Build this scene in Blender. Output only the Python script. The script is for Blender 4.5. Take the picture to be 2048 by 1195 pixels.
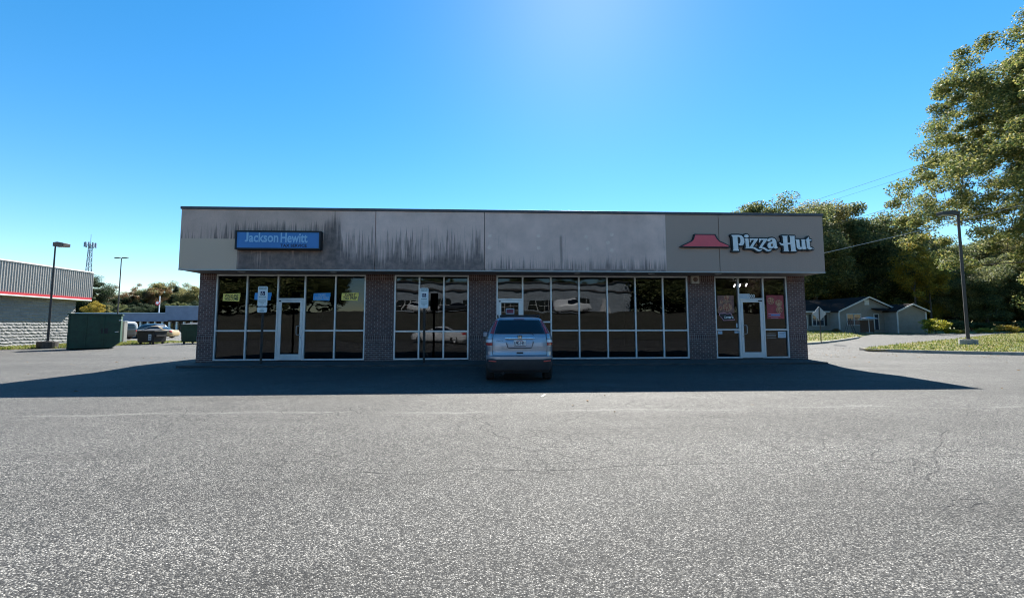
import bpy, bmesh, math, random
import numpy as np
from mathutils import Vector, Matrix
from mathutils.geometry import delaunay_2d_cdt
R = math.radians
S = bpy.context.scene
for o in list(bpy.data.objects): bpy.data.objects.remove(o, do_unlink=True)
COL = S.collection
# ------------------------------------------------------------------ camera
FPX = 770.0; CD = 14.9617; CH = 1.3089
YAW, PIT, ROL = R(2.48047), R(3.91317), R(-0.07267)
cd = bpy.data.cameras.new("camera"); cam = bpy.data.objects.new("camera", cd); COL.objects.link(cam)
cd.sensor_width = 36; cd.lens = FPX / 2048 * 36; cd.clip_start = 0.05; cd.clip_end = 6000
cam.matrix_world = Matrix.Translation((0, -CD, CH)) @ Matrix.Rotation(-YAW, 4, 'Z') @ Matrix.Rotation(R(90) + PIT, 4, 'X') @ Matrix.Rotation(ROL, 4, 'Z')
S.camera = cam
# ------------------------------------------------------------------ sky, sun, exposure
SUN = Vector((0.25, 1.0, 1.035)).normalized()
elev = math.asin(SUN.z); az = math.atan2(SUN.x, SUN.y)
W = bpy.data.worlds.new("World"); S.world = W; W.use_nodes = True
wn = W.node_tree.nodes; wl = W.node_tree.links; wn.clear()
sky = wn.new('ShaderNodeTexSky'); sky.sky_type = 'NISHITA'; sky.sun_disc = False
sky.sun_elevation = elev; sky.sun_rotation = az
sky.altitude = 0; sky.air_density = 1.1; sky.dust_density = 0.09; sky.ozone_density = 3.0
hs = wn.new('ShaderNodeHueSaturation'); hs.inputs['Saturation'].default_value = 1.36; hs.inputs['Hue'].default_value = 0.494
bg = wn.new('ShaderNodeBackground'); bg.inputs['Strength'].default_value = 0.061
wo = wn.new('ShaderNodeOutputWorld')
wl.new(sky.outputs[0], hs.inputs['Color']); wl.new(hs.outputs[0], bg.inputs['Color']); wl.new(bg.outputs[0], wo.inputs['Surface'])
sd = bpy.data.lights.new("sun", 'SUN'); sd.energy = 5.0; sd.angle = R(0.5); sd.color = (1, 0.96, 0.88)
so = bpy.data.objects.new("sun", sd); COL.objects.link(so); so.location = (20, 60, 60)
so.rotation_euler = SUN.to_track_quat('Z', 'Y').to_euler()
S.view_settings.view_transform = 'Standard'; S.view_settings.look = 'None'
S.view_settings.exposure = 1.7; S.view_settings.gamma = 1.0
S.render.engine = 'CYCLES'
S.cycles.filter_width = 1.1; S.cycles.max_bounces = 8; S.cycles.transparent_max_bounces = 24; S.cycles.caustics_reflective = False

# ------------------------------------------------------------------ surveying helpers (photo point on a known plane -> metres)
CM = cam.matrix_world.to_3x3(); CP = Vector((0, -CD, CH))
def ray(u, v): return (CM @ Vector(((u - 1024) / FPX, -(v - 597.5) / FPX, -1))).normalized()
def at(u, v, Y=0.0):
    d = ray(u, v); return CP + d * ((Y - CP.y) / d.y)
def AX(u, v, Y=0.0): return at(u, v, Y).x
def AZ(u, v, Y=0.0): return at(u, v, Y).z
def sst(t): t = max(0.0, min(1.0, t)); return t * t * (3 - 2 * t)
def zf(x, y):
    z = -0.15 + 0.62 * sst((y - 9) / 30) * sst((x - 14) / 9)
    z += 3.5 * sst((-y - 25) / 19)
    z += 0.10 * sst((y + 2.3) / 1.7) * sst((15.0 - abs(x - .7)) / 2.5) * sst((20 - y) / 4)
    return z
def G(u, v, dz=0.0):
    d = ray(u, v); t = 0.5
    for i in range(4000):
        p = CP + d * t
        if p.z <= zf(p.x, p.y) + dz or t > 400: return (p.x, p.y)
        t += 0.05 + t * 0.002
    return (p.x, p.y)

# ------------------------------------------------------------------ object helpers
def tag(o, label=None, cat=None, group=None, kind=None):
    if label: o['label'] = label
    if cat: o['category'] = cat
    if group: o['group'] = group
    if kind: o['kind'] = kind
    return o
def empty(name, loc=(0, 0, 0), rz=0.0, label=None, cat=None, group=None):
    o = bpy.data.objects.new(name, None); o.empty_display_size = 0.3; COL.objects.link(o)
    o.location = loc; o.rotation_euler = (0, 0, rz)
    return tag(o, label, cat, group)
class MB:
    def __init__(s): s.v = []; s.f = []; s.m = []; s.cur = 0
    def add(s, v, f):
        n = len(s.v); s.v += [tuple(p) for p in v]
        for q in f: s.f.append([i + n for i in q]); s.m.append(s.cur)
        return s
    def box(s, x0, x1, y0, y1, z0, z1):
        v = [(x0,y0,z0),(x1,y0,z0),(x1,y1,z0),(x0,y1,z0),(x0,y0,z1),(x1,y0,z1),(x1,y1,z1),(x0,y1,z1)]
        return s.add(v, [(0,3,2,1),(4,5,6,7),(0,1,5,4),(1,2,6,5),(2,3,7,6),(3,0,4,7)])
    def quad(s, a, b, c, d): return s.add([a, b, c, d], [(0, 1, 2, 3)])
    def tube(s, pts, r, n=8, cap=True):
        pts = [Vector(p) for p in pts]; rs = r if isinstance(r, (list, tuple)) else [r] * len(pts)
        rings = []; up = None
        for i, p in enumerate(pts):
            d = (pts[min(i + 1, len(pts) - 1)] - pts[max(i - 1, 0)]).normalized()
            if up is None: up = Vector((0, 0, 1)) if abs(d.z) < .9 else Vector((1, 0, 0))
            a = d.cross(up).normalized(); b = d.cross(a).normalized(); up = -b
            rings.append([p + (a * math.cos(2 * math.pi * k / n) + b * math.sin(2 * math.pi * k / n)) * rs[i] for k in range(n)])
        v = [q for rg in rings for q in rg]; f = []
        for i in range(len(pts) - 1):
            for k in range(n):
                f.append((i * n + k, i * n + (k + 1) % n, (i + 1) * n + (k + 1) % n, (i + 1) * n + k))
        if cap: f += [tuple(range(n))[::-1], tuple((len(pts) - 1) * n + k for k in range(n))]
        return s.add(v, f)
    def cyl(s, c, r, h, axis='z', n=16, r2=None):
        c = Vector(c); e = {'x': Vector((h,0,0)), 'y': Vector((0,h,0)), 'z': Vector((0,0,h))}[axis]
        return s.tube([c, c + e], [r, r if r2 is None else r2], n)
    def lathe(s, prof, axis='x', n=24, c=(0,0,0)):
        # prof: (along, radius)
        v = []; f = []
        for a, r in prof:
            for k in range(n):
                t = 2 * math.pi * k / n
                p = {'x': (a, r*math.cos(t), r*math.sin(t)), 'y': (r*math.cos(t), a, r*math.sin(t)), 'z': (r*math.cos(t), r*math.sin(t), a)}[axis]
                v.append((p[0]+c[0], p[1]+c[1], p[2]+c[2]))
        for i in range(len(prof) - 1):
            for k in range(n): f.append((i*n+k, i*n+(k+1)%n, (i+1)*n+(k+1)%n, (i+1)*n+k))
        return s.add(v, f)
    def prism(s, poly, y0, y1):
        # poly in (x,z), extruded y0..y1
        n = len(poly); v = [(x, y0, z) for x, z in poly] + [(x, y1, z) for x, z in poly]
        f = [tuple(range(n)), tuple(range(2*n-1, n-1, -1))] + [(i, n+i, n+(i+1)%n, (i+1)%n) for i in range(n)]
        return s.add(v, f)
    def prismx(s, poly, x0, x1):
        n = len(poly); v = [(x0, y, z) for y, z in poly] + [(x1, y, z) for y, z in poly]
        f = [tuple(range(n)), tuple(range(2*n-1, n-1, -1))] + [(i, n+i, n+(i+1)%n, (i+1)%n) for i in range(n)]
        return s.add(v, f)
    def mesh(s, name, mats):
        me = bpy.data.meshes.new(name); me.from_pydata(s.v, [], s.f)
        for m in (mats if isinstance(mats, (list, tuple)) else [mats]): me.materials.append(m)
        if any(s.m): me.polygons.foreach_set('material_index', s.m)
        me.update(); return me
    def build(s, name, mats, parent=None, smooth=False, bevel=0.0, fix=True):
        me = s.mesh(name, mats)
        if fix:
            bm = bmesh.new(); bm.from_mesh(me); bmesh.ops.recalc_face_normals(bm, faces=bm.faces); bm.to_mesh(me); bm.free()
        if smooth: me.polygons.foreach_set('use_smooth', [True] * len(me.polygons))
        o = bpy.data.objects.new(name, me); COL.objects.link(o)
        if parent: o.parent = parent
        if bevel:
            b = o.modifiers.new('bevel', 'BEVEL'); b.width = bevel; b.segments = 2; b.limit_method = 'ANGLE'; b.angle_limit = R(40)
        return o
def copy_tree(o, parent=None):
    c = o.copy(); COL.objects.link(c); c.parent = parent
    for ch in o.children: copy_tree(ch, c)
    return c
def drape(name, poly, mat, step=2.0, dz=0.0, parent=None, zfun=zf):
    xs = [p[0] for p in poly]; ys = [p[1] for p in poly]; pts = []; 
    for i in range(len(poly)):
        a = Vector(poly[i]); b = Vector(poly[(i+1) % len(poly)]); n = max(1, int((b-a).length / step))
        for k in range(n): pts.append(a.lerp(b, k / n))
    nb = len(pts); edges = [(i, (i+1) % nb) for i in range(nb)]
    x = min(xs) + step/2
    def inside(px, py):
        c = False; j = len(poly) - 1
        for i in range(len(poly)):
            if (poly[i][1] > py) != (poly[j][1] > py) and px < (poly[j][0]-poly[i][0])*(py-poly[i][1])/(poly[j][1]-poly[i][1])+poly[i][0]: c = not c
            j = i
        return c
    while x < max(xs):
        y = min(ys) + step/2
        while y < max(ys):
            if inside(x, y): pts.append(Vector((x, y)))
            y += step
        x += step
    r = delaunay_2d_cdt(pts, edges, [list(range(nb))], 2, 1e-4)
    m = MB(); m.add([(p.x, p.y, zfun(p.x, p.y) + dz) for p in r[0]], [f for f in r[2]])
    o = m.build(name, mat, parent)
    if o.data.polygons and o.data.polygons[0].normal.z < 0:
        bm = bmesh.new(); bm.from_mesh(o.data); bmesh.ops.reverse_faces(bm, faces=bm.faces); bm.to_mesh(o.data); bm.free()
    return o

# ------------------------------------------------------------------ material helpers
class NT:
    def __init__(s, name):
        s.m = bpy.data.materials.new(name); s.m.use_nodes = True; s.t = s.m.node_tree
        s.b = s.t.nodes['Principled BSDF']; s.out = s.t.nodes['Material Output']
    def n(s, typ, **kw):
        o = s.t.nodes.new('ShaderNode' + typ)
        for k, v in kw.items():
            if hasattr(o, k): setattr(o, k, v)
        return o
    def set(s, node, inp, val):
        i = node.inputs[inp]
        if hasattr(val, 'is_linked') or hasattr(val, 'links'): s.t.links.new(val, i)
        else:
            if isinstance(val, tuple) and len(val) == 3 and len(getattr(i, 'default_value', [0]*3)) == 4: val = val + (1,)
            i.default_value = val
        return s
    def co(s, kind='Object'): return s.n('TexCoord').outputs[kind]
    def mapv(s, v, scale=(1,1,1), loc=(0,0,0), rot=(0,0,0)):
        m = s.n('Mapping'); s.set(m, 'Vector', v); m.inputs['Scale'].default_value = scale; m.inputs['Location'].default_value = loc; m.inputs['Rotation'].default_value = rot
        return m.outputs[0]
    def noise(s, v, scale=5, detail=4, rough=.55, out='Fac', dist=0):
        m = s.n('TexNoise'); s.set(m, 'Vector', v); m.inputs['Scale'].default_value = scale; m.inputs['Detail'].default_value = detail; m.inputs['Roughness'].default_value = rough; m.inputs['Distortion'].default_value = dist
        return m.outputs[out]
    def ramp(s, fac, stops, interp='LINEAR'):
        m = s.n('ValToRGB'); s.set(m, 'Fac', fac); cr = m.color_ramp; cr.interpolation = interp
        while len(cr.elements) < len(stops): cr.elements.new(.5)
        for e, (p, c) in zip(cr.elements, stops):
            e.position = p; e.color = (c + (1,)) if isinstance(c, tuple) else (c, c, c, 1)
        return m.outputs[0]
    def mix(s, fac, a, b, mode='MIX'):
        m = s.n('Mix'); m.data_type = 'RGBA'; m.blend_type = mode
        for i, val in ((0, fac), (6, a), (7, b)):
            if hasattr(val, 'links'): s.t.links.new(val, m.inputs[i])
            else: m.inputs[i].default_value = val + (1,) if isinstance(val, tuple) and len(val) == 3 else val
        return m.outputs[2]
    def math(s, op, a, b=0.0, c=None, clamp=False):
        m = s.n('Math'); m.operation = op; m.use_clamp = clamp
        for i, val in ((0, a), (1, b), (2, c)):
            if val is None: continue
            if hasattr(val, 'links'): s.t.links.new(val, m.inputs[i])
            else: m.inputs[i].default_value = val
        return m.outputs[0]
    def rng(s, v, a, b, c=0.0, d=1.0, smooth=False):
        m = s.n('MapRange'); m.interpolation_type = 'SMOOTHSTEP' if smooth else 'LINEAR'
        s.set(m, 'Value', v)
        for k, x in (('From Min', a), ('From Max', b), ('To Min', c), ('To Max', d)): m.inputs[k].default_value = x
        return m.outputs[0]
    def bump(s, h, strength=.3, dist=.01, normal=None):
        m = s.n('Bump'); s.set(m, 'Height', h); m.inputs['Strength'].default_value = strength; m.inputs['Distance'].default_value = dist
        if normal: s.set(m, 'Normal', normal)
        s.t.links.new(m.outputs[0], s.b.inputs['Normal']); return m.outputs[0]
    def xyz(s, v):
        m = s.n('SeparateXYZ'); s.set(m, 0, v); return m.outputs
    def comb(s, x, y, z=0.0):
        m = s.n('CombineXYZ')
        for i, val in enumerate((x, y, z)):
            if hasattr(val, 'links'): s.t.links.new(val, m.inputs[i])
            else: m.inputs[i].default_value = val
        return m.outputs[0]
def simple(name, col, rough=.6, metal=0.0, var=.12, scale=8, bump=.0, bscale=40, emit=None, coat=0.0, spec=None):
    t = NT(name); v = t.co()
    if var:
        c = t.mix(t.ramp(t.noise(v, scale, 5, .6), [(.3, 0.0), (.7, 1.0)]), tuple(x*(1-var) for x in col), tuple(min(1, x*(1+var)) for x in col))
        t.set(t.b, 'Base Color', c)
    else: t.set(t.b, 'Base Color', col)
    t.b.inputs['Roughness'].default_value = rough; t.b.inputs['Metallic'].default_value = metal
    if coat: t.b.inputs['Coat Weight'].default_value = coat; t.b.inputs['Coat Roughness'].default_value = .03
    if spec is not None: t.b.inputs['Specular IOR Level'].default_value = spec
    if bump: t.bump(t.noise(v, bscale, 4), bump, .01)
    if emit: t.set(t.b, 'Emission Color', col); t.b.inputs['Emission Strength'].default_value = emit
    return t.m
M = {}
# asphalt
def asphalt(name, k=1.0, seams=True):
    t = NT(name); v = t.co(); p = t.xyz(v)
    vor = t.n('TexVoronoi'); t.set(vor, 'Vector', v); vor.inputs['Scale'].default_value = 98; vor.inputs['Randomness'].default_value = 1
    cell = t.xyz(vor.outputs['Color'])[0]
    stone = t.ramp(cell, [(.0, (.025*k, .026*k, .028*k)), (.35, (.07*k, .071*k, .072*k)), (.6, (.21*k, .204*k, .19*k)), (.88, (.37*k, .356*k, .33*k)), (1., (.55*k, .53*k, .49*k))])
    gap = t.rng(vor.outputs['Distance'], .25, .62, 1, .25)  # crevice shade between the stones, multiplied into the colour
    stone = t.mix(1.0, stone, t.comb(gap, gap, gap), 'MULTIPLY')
    v2 = t.n('TexVoronoi'); t.set(v2, 'Vector', v); v2.inputs['Scale'].default_value = 150
    c2 = t.xyz(v2.outputs['Color'])[1]
    fine = t.rng(c2, 0, 1, .7, 1.3)
    col = t.mix(1.0, stone, t.comb(fine, fine, fine), 'MULTIPLY')
    big = t.noise(t.mapv(v, (.16, 1, 1), rot=(0, 0, .05)), .55, 5, .65)
    bg_ = t.rng(big, .3, .7, .74, 1.26)
    med = t.rng(t.noise(v, 2.2, 6, .7), .3, .7, .86, 1.14)
    gm = t.math('MULTIPLY', bg_, med)
    col = t.mix(1.0, col, t.comb(gm, gm, gm), 'MULTIPLY')
    # cracks
    dn = t.noise(v, 1.6, 5, .6, out='Color')
    vv = t.mix(.28, v, dn, 'ADD')
    cr = t.n('TexVoronoi', feature='DISTANCE_TO_EDGE'); t.set(cr, 'Vector', vv); cr.inputs['Scale'].default_value = .42
    cm = t.math('MULTIPLY', t.rng(cr.outputs[0], .0015, .006, .5, 0), t.rng(t.noise(v, .23, 2), .5, .58, 0, 1))
    cr2 = t.n('TexVoronoi', feature='DISTANCE_TO_EDGE'); t.set(cr2, 'Vector', vv); cr2.inputs['Scale'].default_value = 2.6
    cm2 = t.math('MULTIPLY', t.rng(cr2.outputs[0], .006, .03, .6, 0), t.rng(t.noise(t.mapv(v, loc=(7, 3, 0)), .5, 3), .54, .62, 0, 1))
    cm = t.math('MAXIMUM', cm, cm2)
    if seams:
        w = t.rng(t.noise(t.mapv(v, (.35, .05, 1)), 1, 4), 0, 1, -.5, .5)
        for y0, wd, am in ((-8.25, .06, -.14), (-10.9, .006, .8), (-3.2, .01, .7)):
            d = t.math('ABSOLUTE', t.math('ADD', t.math('SUBTRACT', p[1], y0), w))
            ln = t.rng(d, wd * .3, wd * 1.6, 1, 0)
            br = t.rng(t.noise(t.mapv(v, (.6, .6, 1), loc=(y0, 0, 0)), 1.2, 4), .42, .55, 0, 1)
            ln = t.math('MULTIPLY', ln, br)
            if am > 0: cm = t.math('MAXIMUM', cm, t.math('MULTIPLY', ln, am))
            else: col = t.mix(t.math('MULTIPLY', ln, -am), col, (.36, .35, .33))
    col = t.mix(cm, col, (.012, .012, .013))
    # oil spots
    oil = t.rng(t.noise(v, .9, 3, .5), .68, .76, 0, .55)
    col = t.mix(oil, col, (.03, .03, .03))
    t.set(t.b, 'Base Color', col); t.b.inputs['Roughness'].default_value = .82; t.b.inputs['Specular IOR Level'].default_value = .35
    h = t.math('ADD', t.math('MULTIPLY', t.rng(vor.outputs['Distance'], 0, .7, 1, 0), t.rng(cell, 0, 1, .5, 1)), t.math('MULTIPLY', cm, -2))
    t.bump(h, .75, .008)
    return t.m
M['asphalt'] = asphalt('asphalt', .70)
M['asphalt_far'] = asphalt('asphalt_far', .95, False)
def grassmat(name, g, y, b):
    t = NT(name); v = t.co()
    c = t.ramp(t.noise(v, .55, 6, .7), [(.35, g), (.5, y), (.66, b)])
    c2 = t.rng(t.noise(v, 30, 4, .7), .3, .7, .55, 1.4)
    t.set(t.b, 'Base Color', t.mix(1.0, c, t.comb(c2, c2, c2), 'MULTIPLY')); t.b.inputs['Roughness'].default_value = .95
    t.bump(t.noise(v, 45, 5, .7), .8, .05); return t.m
M['grass'] = grassmat('grass_ground', (.05, .085, .018), (.12, .12, .03), (.2, .15, .065))
M['dirt'] = grassmat('bare_bank', (.035, .038, .025), (.05, .048, .036), (.06, .056, .044))
def blademat(name, c0, c1, c2):
    t = NT(name); g = t.n('NewGeometry')
    c = t.ramp(g.outputs['Random Per Island'], [(0, c0), (.5, c1), (1, c2)])
    t.set(t.b, 'Base Color', c); t.b.inputs['Roughness'].default_value = .6; t.b.inputs['Specular IOR Level'].default_value = .3
    tr = t.n('BsdfTranslucent'); t.set(tr, 'Color', c); mx = t.n('MixShader'); mx.inputs[0].default_value = .45
    t.t.links.new(t.b.outputs[0], mx.inputs[1]); t.t.links.new(tr.outputs[0], mx.inputs[2]); t.t.links.new(mx.outputs[0], t.out.inputs[0])
    return t.m
M['blade'] = blademat('grass_blades', (.07, .12, .022), (.17, .19, .045), (.30, .25, .09))
M['leaf_oak'] = blademat('leaf_oak', (.05, .08, .026), (.135, .17, .05), (.38, .33, .10))
M['leaf_green'] = blademat('leaf_green', (.045, .07, .03), (.11, .14, .052), (.30, .29, .11))
M['leaf_olive'] = blademat('leaf_olive', (.075, .085, .035), (.20, .195, .07), (.46, .38, .15))
M['leaf_yellow'] = blademat('leaf_yellow', (.14, .13, .02), (.35, .27, .04), (.5, .36, .05))
M['leaf_rust'] = blademat('leaf_rust', (.08, .06, .025), (.2, .12, .05), (.3, .17, .08))
M['leaf_pine'] = blademat('leaf_pine', (.012, .028, .014), (.028, .05, .022), (.06, .08, .03))
M['leaf_bush'] = blademat('leaf_bush', (.12, .16, .02), (.3, .32, .04), (.6, .48, .05))
M['bark'] = simple('bark', (.075, .06, .048), .95, var=.4, scale=14, bump=.8, bscale=30)
# bricks
def brick(name, soldier=False, k=1.0):
    t = NT(name); p = t.xyz(t.co()); u = t.math('ADD', p[0], p[1])
    vec = t.comb(u, p[2]) if not soldier else t.comb(t.math('ADD', p[2], .03), u)
    b = t.n('TexBrick'); t.set(b, 'Vector', vec); b.offset = .5 if not soldier else 0.0
    b.inputs['Scale'].default_value = 1; b.inputs['Brick Width'].default_value = .215 if not soldier else .4
    b.inputs['Row Height'].default_value = .077 if not soldier else .084; b.inputs['Mortar Size'].default_value = .009; b.inputs['Mortar Smooth'].default_value = .2
    b.inputs['Color1'].default_value = (.10*k, .05*k, .043*k, 1); b.inputs['Color2'].default_value = (.165*k, .085*k, .07*k, 1); b.inputs['Mortar'].default_value = (.33, .27, .25, 1)
    b.inputs['Bias'].default_value = -.2
    n = t.rng(t.noise(t.co(), 2.5, 6, .7), .3, .7, .75, 1.2)
    t.set(t.b, 'Base Color', t.mix(1.0, b.outputs['Color'], t.comb(n, n, n), 'MULTIPLY')); t.b.inputs['Roughness'].default_value = .9
    h = t.math('ADD', t.math('MULTIPLY', b.outputs['Fac'], -1.0), t.math('MULTIPLY', t.noise(t.co(), 60, 3), .25))
    t.bump(h, .7, .008); return t.m
M['brick'] = brick('brick'); M['soldier'] = brick('brick_soldier', True)
# stucco fascia with rain stains (world metres; the stains stay on the panels)
def fascia_mat():
    t = NT('stained_stucco'); v = t.co(); p = t.xyz(v); X, Z = p[0], p[2]
    fy = -1.03
    x680, x1331, x474 = AX(682, 480, fy), AX(1331, 480, fy), AX(474, 510, fy)
    z477 = AZ(420, 477, fy); zb = 3.27; x969 = AX(969, 480, fy); x751 = AX(751, 480, fy); x800 = AX(820, 480, fy)
    wob = t.rng(t.noise(v, .8, 3), .3, .7, -.08, .08)
    Xw = t.math('ADD', X, wob)
    base = t.mix(t.rng(Xw, x680 - .25, x680 + .1), (.64, .43, .35), (.76, .53, .455))
    mott = t.rng(t.noise(v, 1.3, 6, .65), .3, .7, .84, 1.12)
    base = t.mix(1.0, base, t.comb(mott, mott, mott), 'MULTIPLY')
    # streak fields
    s1 = t.noise(t.mapv(v, (6.5, 1, .13)), 1.0, 5, .62, dist=.10)
    s2 = t.noise(t.mapv(v, (30, 1, .5), loc=(3, 0, 1)), 1.0, 3, .6)
    st0 = t.rng(t.noise(t.mapv(v, (9, 1, .02), loc=(1.7, 0, 0)), 1.0, 3, .7), .3, .7, 3.75, 5.45)   # where each run begins
    run = t.rng(t.math('SUBTRACT', st0, Z), -.02, .30, 0, 1, True)
    big = t.noise(t.mapv(v, (.75, 1, .25), loc=(4.2, 0, 0)), 1.0, 3, .5)
    st = t.math('ADD', t.math('MULTIPLY', s1, .52), t.math('MULTIPLY', s2, .48))
    # height masks
    low = t.rng(Z, zb + .02, zb + .75, 1, 0, True)            # splash-back at the drip edge
    mid = t.math('MULTIPLY', t.math('MULTIPLY', t.rng(Z, 5.40, 4.9, 0, 1, True), t.rng(run, 0, 1, .35, 1)), t.rng(X, x969 + .02, x969 - .02, .45, 1))
    left = t.rng(X, x680 + .6, x680 - .4, 1, 1.0)
    amt = t.math('ADD', t.math('MULTIPLY', low, .165), t.math('MULTIPLY', mid, t.rng(big, .3, .62, .20, .32)))
    # dark soak around the light-box sign and beside it
    sx = t.math('ABSOLUTE', t.math('SUBTRACT', X, AX(560, 480, fy))); sz = t.math('ABSOLUTE', t.math('SUBTRACT', Z, AZ(560, 479, fy) + .05))
    soak = t.math('MULTIPLY', t.rng(sx, 1.3, 2.7, 1, 0, True), t.rng(sz, .25, .95, 1, 0, True))
    col1 = t.math('MULTIPLY', t.rng(t.math('ABSOLUTE', t.math('SUBTRACT', Xw, AX(668, 480, fy))), .1, .5, 1, 0, True), 1.0)
    amt = t.math('ADD', amt, t.math('ADD', t.math('MULTIPLY', soak, .17), t.math('MULTIPLY', col1, .17)))
    # one long run-down mark
    one = t.math('MULTIPLY', t.rng(t.math('ABSOLUTE', t.math('SUBTRACT', t.math('ADD', X, t.math('MULTIPLY', wob, .3)), AX(1122, 500, fy))), .02, .07, 1, 0), t.rng(Z, AZ(1122, 468, fy), AZ(1122, 475, fy), 0, .5))
    thr = t.math('SUBTRACT', .70, amt)
    m_ = t.math('SUBTRACT', st, thr); stain = t.math('MULTIPLY', t.rng(m_, 0, .16, 0, .78), t.rng(t.noise(v, 5, 3, .6), .3, .7, .75, 1.05))
    stain = t.math('MAXIMUM', stain, one)
    edge = t.math('MULTIPLY', t.rng(Z, zb + .05, zb + .16, .8, 0), t.rng(t.noise(t.mapv(v, (3, 1, 1)), 1, 4), .38, .52, 0, 1))
    stain = t.math('MAXIMUM', stain, edge)
    patch = t.math('MULTIPLY', t.rng(X, x474 - .01, x474 + .01, 1, 0), t.rng(Z, z477 - .01, z477 + .01, 1, 0))
    new = t.rng(X, x1331 + .0, x1331 + .02, 0, 1)
    stain = t.math('MULTIPLY', stain, t.math('SUBTRACT', 1.0, patch)); stain = t.math('MULTIPLY', stain, t.rng(new, 0, 1, 1, .06))
    c = t.mix(patch, base, (.64, .46, .34)); c = t.mix(new, c, (.435, .31, .25))
    fm = t.rng(t.noise(v, 35, 4, .7), .3, .7, .9, 1.1)
    c = t.mix(1.0, c, t.comb(fm, fm, fm), 'MULTIPLY')
    c = t.mix(stain, c, (.045, .042, .045))
    t.set(t.b, 'Base Color', c); t.b.inputs['Roughness'].default_value = .92
    t.bump(t.noise(v, 90, 4, .7), .4, .006); return t.m
M['fascia'] = fascia_mat()
M['patch'] = simple('filler_patch', (.82, .62, .53), .9, var=.12)
M['alu'] = simple('pale_aluminium', (.66, .67, .68), .38, .25, var=.05)
M['trim'] = simple('pale_trim', (.5, .49, .47), .6, var=.1)
M['coping'] = simple('dark_coping', (.085, .08, .085), .5, .3, var=.2)
M['soffit'] = simple('soffit_board', (.22, .21, .21), .8, var=.15, scale=3)
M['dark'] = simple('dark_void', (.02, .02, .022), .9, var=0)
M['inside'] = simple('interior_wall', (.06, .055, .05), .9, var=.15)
M['concrete'] = simple('concrete', (.30, .285, .26), .9, var=.25, scale=4, bump=.4, bscale=60)
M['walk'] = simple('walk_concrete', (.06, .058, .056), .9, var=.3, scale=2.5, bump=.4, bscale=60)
M['kerb'] = simple('kerb_concrete', (.38, .345, .29), .9, var=.2, scale=3, bump=.4, bscale=50)
M['steel_brown'] = simple('bronze_pole', (.06, .05, .045), .55, .3, var=.15)
M['galv'] = simple('galvanised', (.35, .36, .38), .5, .6, var=.12)
M['white'] = simple('white_paint', (.78, .78, .77), .5, var=.05)
M['black'] = simple('black_plastic', (.014, .014, .016), .65, var=.1)
M['tyre'] = simple('tyre_rubber', (.022, .022, .023), .85, var=.2, scale=20)
M['red'] = simple('red_paint', (.5, .03, .04), .45, var=.08)
M['greenbox'] = simple('dumpster_green', (.012, .046, .026), .55, .1, var=.35, scale=3, bump=.15, bscale=6)
M['navy'] = simple('navy_ink', (.006, .012, .06), .5, var=0)
def storeglass():
    t = NT('tinted_glass'); t.t.nodes.remove(t.b); v = t.co(); g = t.n('NewGeometry')
    tr = t.n('BsdfTransparent'); t.set(tr, 'Color', (.30, .30, .31)); gl = t.n('BsdfGlossy'); gl.inputs['Roughness'].default_value = .004; t.set(gl, 'Color', (.95, .97, 1))
    nz = t.noise(t.mapv(v, (1.0, 1, .7)), .9, 1.5, .45); b = t.n('Bump'); t.set(b, 'Height', nz); b.inputs['Strength'].default_value = 1; b.inputs['Distance'].default_value = .0085
    t.t.links.new(b.outputs[0], gl.inputs['Normal'])
    fr = t.n('Fresnel'); fr.inputs['IOR'].default_value = 1.5
    mx = t.n('MixShader'); t.t.links.new(fr.outputs[0], mx.inputs[0]); t.t.links.new(tr.outputs[0], mx.inputs[1]); t.t.links.new(gl.outputs[0], mx.inputs[2]); t.t.links.new(mx.outputs[0], t.out.inputs[0])
    return t.m
M['glass'] = storeglass()
def opaqueglass(name, col, rough=.03):
    t = NT(name); t.set(t.b, 'Base Color', col); t.b.inputs['Roughness'].default_value = rough; t.b.inputs['Specular IOR Level'].default_value = .6
    t.bump(t.noise(t.co(), 1.5, 2), .15, .02); return t.m
M['darkglass'] = opaqueglass('dark_car_glass', (.008, .009, .012)); M['houseglass'] = opaqueglass('house_glass', (.03, .04, .06))

# ------------------------------------------------------------------ text
def text_mesh(body, x0, x1, z0, z1, y, mat, name='lettering', parent=None, ext=.004, off=0.0, shear=0.0, spacing=1.0, linesp=1.0):
    cu = bpy.data.curves.new(name, 'FONT'); cu.body = body; cu.size = 1; cu.extrude = .001; cu.offset = off; cu.shear = shear
    cu.space_character = spacing; cu.align_x = 'CENTER'; cu.space_line = linesp; cu.resolution_u = 3
    ob = bpy.data.objects.new(name, cu); COL.objects.link(ob); bpy.context.view_layer.update()
    me = bpy.data.meshes.new_from_object(ob.evaluated_get(bpy.context.evaluated_depsgraph_get()))
    bpy.data.objects.remove(ob, do_unlink=True)
    n = len(me.vertices); a = np.zeros(n * 3, dtype=np.float32); me.vertices.foreach_get('co', a); a = a.reshape(-1, 3)
    mn, mx_ = a.min(0), a.max(0); b = np.empty_like(a)
    b[:, 0] = x0 + (a[:, 0] - mn[0]) / (mx_[0] - mn[0]) * (x1 - x0)
    b[:, 2] = z0 + (a[:, 1] - mn[1]) / (mx_[1] - mn[1]) * (z1 - z0)
    b[:, 1] = y - (a[:, 2] - mn[2]) / max(1e-6, (mx_[2] - mn[2])) * ext
    me.vertices.foreach_set('co', b.ravel()); me.materials.clear(); me.materials.append(mat); me.update()
    o = bpy.data.objects.new(name, me); COL.objects.link(o)
    if parent: o.parent = parent
    return o
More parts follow.
